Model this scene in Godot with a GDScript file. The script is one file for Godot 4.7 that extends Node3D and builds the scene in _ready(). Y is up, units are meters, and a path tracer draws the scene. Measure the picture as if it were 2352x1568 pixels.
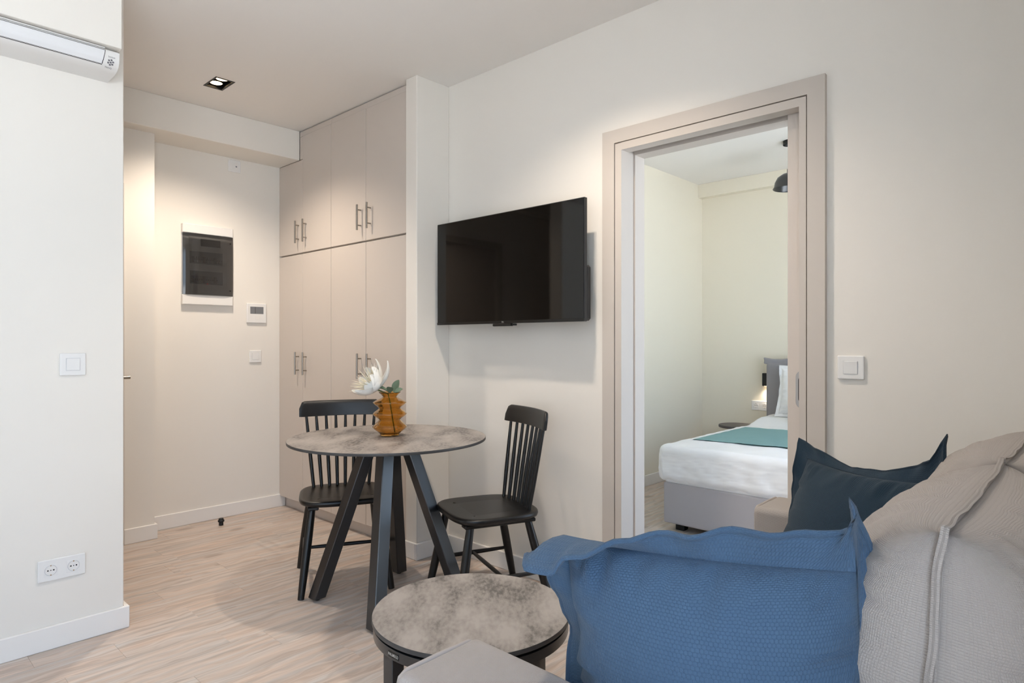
extends Node3D

# ---------------------------------------------------------------- mesh builder
# Faces are given counter-clockwise as seen from outside; Godot's front faces run clockwise.
class MB:
	var st := SurfaceTool.new()
	var xf := Transform3D.IDENTITY
	func _init() -> void:
		st.begin(Mesh.PRIMITIVE_TRIANGLES)
	func vtx(p: Vector3, n: Vector3, uv: Vector2) -> void:
		st.set_normal((xf.basis * n).normalized())
		st.set_uv(uv)
		st.add_vertex(xf * p)
	func tri(a: Vector3, b: Vector3, c: Vector3, na: Vector3, nb: Vector3, nc: Vector3, ua: Vector2, ub: Vector2, uc: Vector2) -> void:
		vtx(a, na, ua); vtx(c, nc, uc); vtx(b, nb, ub)
	func plan(p: Vector3, n: Vector3) -> Vector2:
		var m := n.abs()
		if m.x >= m.y and m.x >= m.z:
			return Vector2(p.z, -p.y)
		if m.y >= m.z:
			return Vector2(p.x, p.z)
		return Vector2(p.x, -p.y)
	func quad(a: Vector3, b: Vector3, c: Vector3, d: Vector3) -> void:
		var n := (b - a).cross(d - a)
		if n.length() < 1e-12:
			n = (c - b).cross(d - b)
		n = n.normalized()
		tri(a, b, c, n, n, n, plan(a, n), plan(b, n), plan(c, n))
		tri(a, c, d, n, n, n, plan(a, n), plan(c, n), plan(d, n))
	func flat3(a: Vector3, b: Vector3, c: Vector3) -> void:
		var n := (b - a).cross(c - a).normalized()
		tri(a, b, c, n, n, n, plan(a, n), plan(b, n), plan(c, n))
	func box(lo: Vector3, hi: Vector3, bev := 0.0) -> void:
		var l := lo.min(hi)
		var h := lo.max(hi)
		var s := h - l
		bev = minf(bev, minf(s.x, minf(s.y, s.z)) * 0.45)
		for ax in 3:
			for sg in [-1, 1]:
				var u := (ax + 1) % 3
				var v := (ax + 2) % 3
				var q := []
				for k in [[0, 0], [1, 0], [1, 1], [0, 1]]:
					var p := Vector3.ZERO
					p[ax] = h[ax] if sg > 0 else l[ax]
					p[u] = h[u] - bev if k[0] else l[u] + bev
					p[v] = h[v] - bev if k[1] else l[v] + bev
					q.append(p)
				if sg > 0: quad(q[0], q[1], q[2], q[3])
				else: quad(q[3], q[2], q[1], q[0])
		if bev <= 0.0:
			return
		var c := (l + h) / 2.0
		for ax in 3:
			var u := (ax + 1) % 3
			var v := (ax + 2) % 3
			for su in [-1, 1]:
				for sv in [-1, 1]:
					var q := []
					for k in [[0, 0], [1, 0], [1, 1], [0, 1]]:
						var p := Vector3.ZERO
						p[ax] = h[ax] - bev if k[1] else l[ax] + bev
						var e := 0.0 if k[0] == 0 else bev
						var f := bev - e
						p[u] = h[u] - f if su > 0 else l[u] + f
						p[v] = h[v] - e if sv > 0 else l[v] + e
						q.append(p)
					var n: Vector3 = (q[1] - q[0]).cross(q[3] - q[0])
					if n.dot((q[0] + q[2]) / 2.0 - c) > 0: quad(q[0], q[1], q[2], q[3])
					else: quad(q[3], q[2], q[1], q[0])
		for sx in [-1, 1]:
			for sy in [-1, 1]:
				for sz in [-1, 1]:
					var o := Vector3(h.x if sx > 0 else l.x, h.y if sy > 0 else l.y, h.z if sz > 0 else l.z)
					var i := Vector3(sx, sy, sz) * -bev
					var a := o + Vector3(0, i.y, i.z)
					var b := o + Vector3(i.x, 0, i.z)
					var d := o + Vector3(i.x, i.y, 0)
					if sx * sy * sz > 0: flat3(a, b, d)
					else: flat3(d, b, a)
	# smooth grid from rows of points; outside is to the left of (row direction x column direction)
	func grid(rows: Array, wrap_u := false, wrap_v := false, uvs := Vector2.ONE, flip := false) -> void:
		var nr := rows.size()
		var nc: int = rows[0].size()
		var nrm := []
		for i in nr:
			var line := PackedVector3Array()
			for j in nc:
				var i0 := i - 1 if i > 0 else (nr - 2 if wrap_v else 0)
				var i1 := i + 1 if i < nr - 1 else (1 if wrap_v else nr - 1)
				var j0 := j - 1 if j > 0 else (nc - 2 if wrap_u else 0)
				var j1 := j + 1 if j < nc - 1 else (1 if wrap_u else nc - 1)
				var dv: Vector3 = rows[i1][j] - rows[i0][j]
				var du: Vector3 = rows[i][j1] - rows[i][j0]
				var n := du.cross(dv)
				if n.length() < 1e-11:
					var ii := clampi(i, 1, nr - 2)
					var jj := clampi(j, 1, nc - 2)
					if nr > 2: n = (rows[ii][j1] - rows[ii][j0]).cross(rows[ii + 1][j] - rows[ii - 1][j])
					if n.length() < 1e-11 and nc > 2: n = (rows[i][jj + 1] - rows[i][jj - 1]).cross(rows[i1][jj] - rows[i0][jj])
				line.append(n.normalized() * (-1.0 if flip else 1.0))
			nrm.append(line)
		for i in nr - 1:
			for j in nc - 1:
				var u0 := Vector2(float(j) / (nc - 1), float(i) / (nr - 1)) * uvs
				var u1 := Vector2(float(j + 1) / (nc - 1), float(i + 1) / (nr - 1)) * uvs
				var a: Vector3 = rows[i][j]
				var b: Vector3 = rows[i][j + 1]
				var c: Vector3 = rows[i + 1][j + 1]
				var d: Vector3 = rows[i + 1][j]
				if flip:
					tri(a, c, b, nrm[i][j], nrm[i + 1][j + 1], nrm[i][j + 1], u0, u1, Vector2(u1.x, u0.y))
					tri(a, d, c, nrm[i][j], nrm[i + 1][j], nrm[i + 1][j + 1], u0, Vector2(u0.x, u1.y), u1)
				else:
					tri(a, b, c, nrm[i][j], nrm[i][j + 1], nrm[i + 1][j + 1], u0, Vector2(u1.x, u0.y), u1)
					tri(a, c, d, nrm[i][j], nrm[i + 1][j + 1], nrm[i + 1][j], u0, u1, Vector2(u0.x, u1.y))
	# tube through points, radii per point, round caps are flat fans
	func tube(pts: Array, radii: Array, n := 16, caps := true, squash := Vector2.ONE) -> void:
		var rows := []
		var t0: Vector3 = (pts[1] - pts[0]).normalized()
		var side := t0.cross(Vector3.UP if absf(t0.y) < 0.9 else Vector3.RIGHT).normalized()
		for i in pts.size():
			var t: Vector3
			if i == 0: t = pts[1] - pts[0]
			elif i == pts.size() - 1: t = pts[i] - pts[i - 1]
			else: t = pts[i + 1] - pts[i - 1]
			t = t.normalized()
			side = (side - t * side.dot(t)).normalized()
			var up := t.cross(side)
			var row := PackedVector3Array()
			for k in n + 1:
				var a := TAU * k / n
				row.append(pts[i] + (side * cos(a) * squash.x + up * sin(a) * squash.y) * radii[i])
			rows.append(row)
		grid(rows, true, false, Vector2(1, 1))
		if caps:
			for e in [0, pts.size() - 1]:
				for k in n:
					if e == 0: flat3(pts[e], rows[e][k + 1], rows[e][k])
					else: flat3(pts[e], rows[e][k], rows[e][k + 1])
	func lathe(prof: Array, n := 48, at := Vector3.ZERO, wrap := false) -> void:
		var rows := []
		for p in prof:
			var row := PackedVector3Array()
			for k in n + 1:
				var a := -TAU * k / n
				row.append(at + Vector3(cos(a) * p.x, p.y, sin(a) * p.x))
			rows.append(row)
		grid(rows, true, wrap, Vector2(1, 1))
	# solid slab over a convex outline in the xz plane (counter-clockwise seen from above); layers are [inset, y] from bottom to top
	func slab(outline: PackedVector2Array, layers: Array) -> void:
		var n := outline.size()
		var rows := []
		for ly in layers:
			var row := PackedVector3Array()
			for k in n + 1:
				var p := outline[k % n]
				var t := (outline[(k + 1) % n] - outline[(k - 1 + n) % n]).normalized()
				var o := Vector2(-t.y, t.x)
				if o.dot(p) < 0: o = -o
				var q: Vector2 = p - o * ly[0]
				row.append(Vector3(q.x, ly[1], q.y))
			rows.append(row)
		var top: PackedVector3Array = rows[-1]
		var c := Vector3.ZERO
		for k in n: c += top[k] / n
		var sgn := (top[0] - c).cross(top[1] - c).y
		grid(rows, true, false, Vector2(1, 1), sgn < 0)
		for k in n:
			var bot: PackedVector3Array = rows[0]
			var cb := Vector3(c.x, layers[0][1], c.z)
			if sgn > 0:
				flat3(c, top[k], top[k + 1]); flat3(cb, bot[k + 1], bot[k])
			else:
				flat3(c, top[k + 1], top[k]); flat3(cb, bot[k], bot[k + 1])
	# rounded box; puff(point, normal) may push the surface
	func rbox(lo: Vector3, hi: Vector3, r: float, seg := 4, mid := 1, puff = null) -> void:
		var c := (lo + hi) / 2.0
		var e := (hi - lo) / 2.0
		r = minf(r, minf(e.x, minf(e.y, e.z)) * 0.98)
		for ax in 3:
			var u := (ax + 1) % 3
			var v := (ax + 2) % 3
			for sg in [-1.0, 1.0]:
				var rows := []
				var cu := steps(e[u], r, seg, mid)
				var cv := steps(e[v], r, seg, mid)
				for b in cv:
					var row := PackedVector3Array()
					for a in cu:
						var p := Vector3.ZERO
						p[ax] = e[ax] * sg
						p[u] = a
						p[v] = b
						var inner := p.clamp(-e + Vector3.ONE * r, e - Vector3.ONE * r)
						var nrm := (p - inner).normalized()
						var q := c + inner + nrm * r
						if puff != null: q = puff.call(q, nrm)
						row.append(q)
					rows.append(row)
				patch(rows, sg < 0)
	func steps(e: float, r: float, seg: int, mid: int) -> Array:
		var o := []
		for k in seg: o.append(-e + r * (1.0 - tan((1.0 - float(k) / seg) * PI / 4)))
		for k in mid: o.append(lerpf(-e + r, e - r, float(k) / mid))
		for k in seg + 1: o.append(e - r + r * tan(float(k) / seg * PI / 4))
		return o
	# grid with planar uv in metres
	func patch(rows: Array, flip := false) -> void:
		var nr := rows.size()
		var nc: int = rows[0].size()
		var nrm := []
		for i in nr:
			var line := PackedVector3Array()
			for j in nc:
				var dv: Vector3 = rows[mini(i + 1, nr - 1)][j] - rows[maxi(i - 1, 0)][j]
				var du: Vector3 = rows[i][mini(j + 1, nc - 1)] - rows[i][maxi(j - 1, 0)]
				var n := du.cross(dv).normalized()
				line.append(-n if flip else n)
			nrm.append(line)
		for i in nr - 1:
			for j in nc - 1:
				var a: Vector3 = rows[i][j]
				var b: Vector3 = rows[i][j + 1]
				var cc: Vector3 = rows[i + 1][j + 1]
				var d: Vector3 = rows[i + 1][j]
				var fn := (b - a).cross(d - a)
				var ua := plan(a, fn); var ub := plan(b, fn); var uc := plan(cc, fn); var ud := plan(d, fn)
				if flip:
					tri(a, cc, b, nrm[i][j], nrm[i + 1][j + 1], nrm[i][j + 1], ua, uc, ub)
					tri(a, d, cc, nrm[i][j], nrm[i + 1][j], nrm[i + 1][j + 1], ua, ud, uc)
				else:
					tri(a, b, cc, nrm[i][j], nrm[i][j + 1], nrm[i + 1][j + 1], ua, ub, uc)
					tri(a, cc, d, nrm[i][j], nrm[i + 1][j + 1], nrm[i + 1][j], ua, uc, ud)
	func done() -> ArrayMesh:
		st.index()
		st.generate_tangents()
		return st.commit()

# ---------------------------------------------------------------- scene helpers
var M := {}
var taken := {}
var rng := RandomNumberGenerator.new()
const EYE := 1.215
const WX := 2.464        # face of the wall that carries the television
const CEIL := 2.7

func numbered(called: String) -> String:
	var k: int = taken.get(called, 0)
	taken[called] = k + 1
	return called if k == 0 else "%s_%03d" % [called, k]

func thing(called: String, label: String, category: String, at := Vector3.ZERO, turn := 0.0, group := "") -> Node3D:
	var o := Node3D.new()
	o.name = numbered(called)
	add_child(o)
	o.position = at
	o.rotation.y = turn
	o.set_meta("label", label)
	o.set_meta("category", category)
	if group: o.set_meta("group", group)
	return o

func part(parent: Node, called: String, mesh: Mesh, mat: Material, label := "") -> MeshInstance3D:
	var o := MeshInstance3D.new()
	o.name = called
	o.mesh = mesh
	o.material_override = mat
	parent.add_child(o, true)
	if label: o.set_meta("label", label)
	return o

func piece(parent: Node, called: String, lo: Vector3, hi: Vector3, mat: Material, bev := 0.001, label := "") -> MeshInstance3D:
	var b := MB.new()
	b.box(lo, hi, bev)
	return part(parent, called, b.done(), mat, label)

func structure(called: String, label: String) -> Node3D:
	var o := Node3D.new()
	o.name = numbered(called)
	add_child(o)
	o.set_meta("kind", "structure")
	o.set_meta("label", label)
	return o

func solid(called: String, label: String, mesh: Mesh, mat: Material) -> MeshInstance3D:
	var o := part(self, numbered(called), mesh, mat, label)
	o.set_meta("kind", "structure")
	return o

# a wall, floor or ceiling slab cut at the given coordinates, leaving out the holes [a0, a1, b0, b1]
func cut_slab(ax: int, lo: Vector3, hi: Vector3, holes: Array) -> ArrayMesh:
	var u := (ax + 1) % 3
	var v := (ax + 2) % 3
	var cu := [lo[u], hi[u]]
	var cv := [lo[v], hi[v]]
	for h in holes:
		cu.append_array([h[0], h[1]])
		cv.append_array([h[2], h[3]])
	cu.sort(); cv.sort()
	var b := MB.new()
	for i in cu.size() - 1:
		for j in cv.size() - 1:
			if cu[i + 1] - cu[i] < 1e-5 or cv[j + 1] - cv[j] < 1e-5: continue
			var mu: float = (cu[i] + cu[i + 1]) / 2
			var mv: float = (cv[j] + cv[j + 1]) / 2
			var open := false
			for h in holes:
				if mu > h[0] and mu < h[1] and mv > h[2] and mv < h[3]: open = true
			if open: continue
			var p := lo
			var q := hi
			p[u] = cu[i]; q[u] = cu[i + 1]; p[v] = cv[j]; q[v] = cv[j + 1]
			b.box(p, q)
	return b.done()

func mat(c: Color, rough := 0.6, metal := 0.0) -> StandardMaterial3D:
	var m := StandardMaterial3D.new()
	m.albedo_color = c
	m.roughness = rough
	m.metallic = metal
	return m

func rgb(r: int, g: int, b: int) -> Color:
	return Color(r / 255.0, g / 255.0, b / 255.0)

func text_mesh(words: String, height: float, depth := 0.0004) -> TextMesh:
	var t := TextMesh.new()
	var f := SystemFont.new()
	f.font_names = PackedStringArray(["Droid Sans"])
	t.font = f
	t.text = words
	t.font_size = 32
	t.pixel_size = height / 24.0
	t.depth = depth
	return t

# ---------------------------------------------------------------- textures
func noise(seed_: int, freq: float, oct := 3) -> FastNoiseLite:
	var n := FastNoiseLite.new()
	n.seed = seed_
	n.noise_type = FastNoiseLite.TYPE_SIMPLEX_SMOOTH
	n.frequency = freq
	n.fractal_octaves = oct
	return n

func wood_texture(seed_: int) -> ImageTexture:
	var w := 1024
	var h := 176
	var data := PackedByteArray()
	data.resize(w * h * 3)
	var broad := noise(seed_, 1.0, 3)
	var fine := noise(seed_ + 7, 1.0, 2)
	var warp := noise(seed_ + 13, 1.0, 2)
	var r := RandomNumberGenerator.new()
	r.seed = seed_
	var cx := r.randf_range(0.1, 0.9)
	var cy := r.randf_range(0.25, 0.75)
	var kx := r.randf_range(0.1, 0.9)
	var ky := r.randf_range(0.15, 0.85)
	var light := Color(0.845, 0.80, 0.765)
	var mid := Color(0.775, 0.72, 0.68)
	var dark := Color(0.66, 0.60, 0.555)
	var i := 0
	for y in h:
		var v := float(y) / h
		for x in w:
			var u := float(x) / w
			var wv := warp.get_noise_2d(u * 5.0, v * 2.0)
			var streak := broad.get_noise_2d(u * 1.3, v * 4.6 + wv * 0.7)
			# cathedral arches: rings drawn out along the plank
			var dy := (v - cy) * 3.2 + wv * 0.35
			var ring := sin((sqrt(dy * dy + 0.02) * 1.3 + absf(u - cx) * 1.6 + streak * 0.12) * 44.0)
			var g := fine.get_noise_2d(u * 4.0, v * 85.0 + wv * 0.6) * (0.6 + 0.8 * absf(wv))
			var tone := warp.get_noise_2d(u * 1.3 + 40.0, v * 3.5 + 11.0)
			var near := exp(-pow((u - cx) * 3.2, 2.0)) * 0.55
			var t := 0.48 + streak * 0.52 + g * 0.28 + ring * 0.12 * near
			# a small knot
			var ku := (u - kx) * 22.0
			var kv := (v - ky) * 7.0
			var kd := sqrt(ku * ku + kv * kv) + wv * 0.9
			if kd < 1.0 and seed_ % 2 == 1: t -= (1.0 - kd) * 0.7
			t = clampf(t, 0.0, 1.0)
			var c := dark.lerp(mid, t * 2.0) if t < 0.5 else mid.lerp(light, t * 2.0 - 1.0)
			data[i] = int(clampf(c.r * (1.0 + 0.035 * tone), 0.0, 1.0) * 255.0); data[i + 1] = int(c.g * (1.0 - 0.012 * tone) * 255.0); data[i + 2] = int(c.b * (1.0 - 0.05 * tone) * 255.0)
			i += 3
	return ImageTexture.create_from_image(Image.create_from_data(w, h, false, Image.FORMAT_RGB8, data))

func stone_texture(seed_: int) -> ImageTexture:
	var w := 768
	var data := PackedByteArray()
	data.resize(w * w * 3)
	var broad := noise(seed_, 1.0, 4)
	var fine := noise(seed_ + 3, 1.0, 2)
	var r := RandomNumberGenerator.new()
	r.seed = seed_
	var light := Color(0.645, 0.62, 0.60)
	var mid := Color(0.555, 0.53, 0.512)
	var dark := Color(0.35, 0.335, 0.325)
	var i := 0
	for y in w:
		for x in w:
			var u := float(x) / w
			var v := float(y) / w
			# streaks run diagonally over the square that is laid on the round top
			var p := (u + v) * 0.707
			var q := (u - v) * 0.707
			var b := broad.get_noise_2d(p * 7.0, q * 3.2)
			var f := fine.get_noise_2d(p * 60.0, q * 26.0)
			var t := 0.60 + b * 0.75 + f * 0.28 * (1.0 - b) + (r.randf() - 0.5) * 0.50 * clampf(0.5 - b, 0.12, 1.0)
			t = clampf(t, 0.0, 1.0)
			var c := dark.lerp(mid, t * 2.0) if t < 0.5 else mid.lerp(light, t * 2.0 - 1.0)
			data[i] = int(c.r * 255.0); data[i + 1] = int(c.g * 255.0); data[i + 2] = int(c.b * 255.0)
			i += 3
	return ImageTexture.create_from_image(Image.create_from_data(w, w, false, Image.FORMAT_RGB8, data))

# raised loops in a brick pattern, two across and two down in one tile
func waffle_texture() -> ImageTexture:
	var w := 64
	var im := Image.create(w, w, false, Image.FORMAT_L8)
	for y in w:
		for x in w:
			var best := 0.0
			for k in 2:
				var fx := fposmod(x / 32.0 + (0.5 if k else 0.0), 1.0) - 0.5
				var fy := fposmod(y / 64.0 + (0.5 if k else 0.0), 1.0) - 0.5
				var d := pow(absf(fx) / 0.5, 2.4) + pow(absf(fy) / 0.27, 2.4)
				best = maxf(best, sqrt(maxf(0.0, 1.0 - d)))
			im.set_pixel(x, y, Color(best, best, best))
	return ImageTexture.create_from_image(im)

func weave_texture() -> ImageTexture:
	var w := 64
	var im := Image.create(w, w, false, Image.FORMAT_L8)
	for y in w:
		for x in w:
			var cx := x / 16
			var cy := y / 16
			var fx := (x % 16) / 16.0 - 0.47
			var fy := (y % 16) / 16.0 - 0.47
			var over := (cx + cy) % 2 == 0
			var a := absf(fy) if over else absf(fx)
			var l := absf(fx) if over else absf(fy)
			var v := sqrt(maxf(0.0, 1.0 - 4.0 * a * a)) * (1.0 - l * l * 1.6)
			im.set_pixel(x, y, Color(v, v, v))
	return ImageTexture.create_from_image(im)

func mottle_texture(seed_: int, a: Color, b: Color, sx: float, sy: float) -> ImageTexture:
	var w := 256
	var n := noise(seed_, 1.0, 4)
	var im := Image.create(w, w, false, Image.FORMAT_RGB8)
	for y in w:
		for x in w:
			# wraps in both directions
			var u := TAU * x / w
			var v := TAU * y / w
			var t := 0.5 + n.get_noise_3d(cos(u) * sx + cos(v) * sy, sin(u) * sx - cos(v) * sy * 0.5, sin(v) * sy) * 0.8
			im.set_pixel(x, y, a.lerp(b, clampf(t, 0.0, 1.0)))
	return ImageTexture.create_from_image(im)

func cloth(c: Color, bump: Texture2D, tile: float, depth_cm: float, seed_: int, spread := 0.10) -> StandardMaterial3D:
	var m := StandardMaterial3D.new()
	m.albedo_color = Color.WHITE
	m.albedo_texture = mottle_texture(seed_, c.darkened(spread), c.lightened(spread * 0.6), 2.2, 2.2)
	m.roughness = 0.95
	m.metallic_specular = 0.3
	m.rim_enabled = true
	m.rim = 0.25
	m.rim_tint = 0.7
	m.heightmap_enabled = true
	m.heightmap_texture = bump
	m.heightmap_scale = depth_cm
	m.uv1_scale = Vector3(1.0 / tile, 1.0 / tile, 1.0)
	return m

func make_materials() -> void:
	M.wall = mat(rgb(236, 231, 223), 0.85)
	M.ceiling = mat(rgb(242, 238, 233), 0.9)
	M.skirting = mat(rgb(240, 237, 233), 0.5)
	M.laminate = mat(rgb(209, 199, 190), 0.38)
	M.frame = mat(rgb(203, 194, 185), 0.42)
	M.gap = mat(rgb(40, 35, 30), 0.8)
	M.subfloor = mat(rgb(150, 132, 118), 0.8)
	M.steel = mat(rgb(160, 154, 146), 0.28, 1.0)
	M.white_plastic = mat(rgb(236, 235, 233), 0.22)
	M.panel = mat(rgb(228, 228, 229), 0.5)
	M.white_matte = mat(rgb(232, 230, 227), 0.5)
	M.soft_grey = mat(rgb(205, 205, 207), 0.4)
	M.grey_plastic = mat(rgb(120, 122, 126), 0.3)
	M.black = mat(rgb(16, 16, 16), 0.42)
	M.black_wood = mat(rgb(17, 16, 16), 0.38)
	M.black_metal = mat(rgb(22, 25, 29), 0.30)
	M.black_metal.metallic_specular = 0.7
	M.hole = mat(rgb(28, 26, 30), 0.7)
	M.brass = mat(rgb(176, 150, 120), 0.35, 0.8)
	M.screen = mat(rgb(6, 6, 6), 0.05)
	M.bezel = mat(rgb(18, 18, 18), 0.3)
	M.print_grey = mat(rgb(110, 108, 115), 0.6)
	M.print_light = mat(rgb(210, 208, 200), 0.5)
	M.red_led = mat(rgb(230, 40, 40), 0.4)
	M.red_led.emission_enabled = true
	M.red_led.emission = Color(1, 0.08, 0.08)
	M.red_led.emission_energy_multiplier = 1.2
	M.smoked = mat(Color(0.15, 0.145, 0.142, 0.84), 0.08)
	M.smoked.transparency = BaseMaterial3D.TRANSPARENCY_ALPHA
	M.pane = mat(Color(0.95, 0.97, 0.97, 0.06), 0.02)
	M.pane.transparency = BaseMaterial3D.TRANSPARENCY_ALPHA
	M.amber = mat(Color(0.92, 0.77, 0.49, 0.0), 0.03)
	M.amber.refraction_enabled = true
	M.amber.refraction_scale = 0.05
	M.amber.transparency = BaseMaterial3D.TRANSPARENCY_ALPHA
	M.bulb = mat(rgb(255, 240, 215), 0.4)
	M.bulb.emission_enabled = true
	M.bulb.emission = Color(1.0, 0.86, 0.66)
	M.bulb.emission_energy_multiplier = 6.0
	M.petal = mat(rgb(240, 238, 232), 0.7)
	M.petal.backlight_enabled = true
	M.petal.backlight = Color(0.35, 0.34, 0.32)
	M.stamen = mat(rgb(238, 230, 208), 0.7)
	M.leaf = mat(rgb(104, 122, 100), 0.6)
	M.stem = mat(rgb(96, 108, 62), 0.6)
	var waffle := waffle_texture()
	var weave := weave_texture()
	M.blue = cloth(rgb(70, 96, 124), waffle, 0.0088, 0.07, 11, 0.10)
	M.navy = cloth(rgb(26, 47, 63), weave, 0.011, 0.10, 12, 0.12)
	M.sofa = cloth(rgb(176, 168, 162), weave, 0.011, 0.10, 13, 0.05)
	M.sofa_pipe = mat(rgb(170, 162, 156), 0.95)
	M.grey_linen = cloth(rgb(194, 190, 194), weave, 0.006, 0.05, 14, 0.08)
	M.pull = mat(rgb(176, 176, 178), 0.45, 0.3)
	M.bed_wall = mat(rgb(240, 232, 214), 0.85)
	M.headboard = cloth(rgb(168, 165, 168), weave, 0.006, 0.05, 16, 0.08)
	M.sheet = mat(rgb(249, 249, 250), 0.8)
	M.teal = cloth(rgb(140, 188, 188), weave, 0.008, 0.06, 15, 0.16)
	M.dark_top = mat(rgb(92, 88, 86), 0.6)
	M.stone = mat(Color.WHITE, 0.45)
	M.stone.albedo_texture = stone_texture(5)
	M.stone2 = mat(Color.WHITE, 0.45)
	M.stone2.albedo_texture = stone_texture(21)
	M.slab_edge = mat(rgb(66, 66, 66), 0.45)
	M.wood = []
	for k in 6:
		var m := mat(Color.WHITE, 0.42)
		m.albedo_texture = wood_texture(31 + k * 8 + k % 2)
		m.texture_repeat = true
		M.wood.append(m)

# ---------------------------------------------------------------- camera, sky, lamps, exposure
func make_view() -> void:
	var cam := Camera3D.new()
	cam.name = "camera"
	cam.fov = 56.3235
	cam.near = 0.02
	cam.position = Vector3(0, EYE, 0)
	cam.rotation_degrees = Vector3(0, -46.8269, 0)
	add_child(cam)
	cam.current = true
	var sky := ProceduralSkyMaterial.new()
	sky.sky_top_color = Color(0.64, 0.80, 1.0)
	sky.sky_horizon_color = Color(0.80, 0.905, 1.0)
	sky.sky_curve = 0.3
	sky.ground_bottom_color = Color(0.80, 0.83, 0.86)
	sky.ground_horizon_color = Color(0.82, 0.85, 0.88)
	sky.sky_energy_multiplier = 0.90
	sky.ground_energy_multiplier = 1.345
	var env := Environment.new()
	env.background_mode = Environment.BG_SKY
	env.sky = Sky.new()
	env.sky.sky_material = sky
	env.background_energy_multiplier = 6.2
	env.tonemap_mode = Environment.TONE_MAPPER_LINEAR
	env.tonemap_exposure = 0.98
	env.sdfgi_enabled = true
	env.ssao_enabled = true
	env.ssil_enabled = true
	var we := WorldEnvironment.new()
	we.name = "environment"
	we.environment = env
	add_child(we)

const SPOT_ENERGY := 1.28
const WARM := Color(1.0, 0.935, 0.86)

# ---------------------------------------------------------------- structure
const HOLE1 := [-3.835, -3.655, 1.47, 1.58]      # z0, z1, x0, x1 of the downlights
const HOLE2 := [-1.64, -1.46, 1.66, 1.77]
const WINZ := 0.25                                # inner face of the window wall

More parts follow.
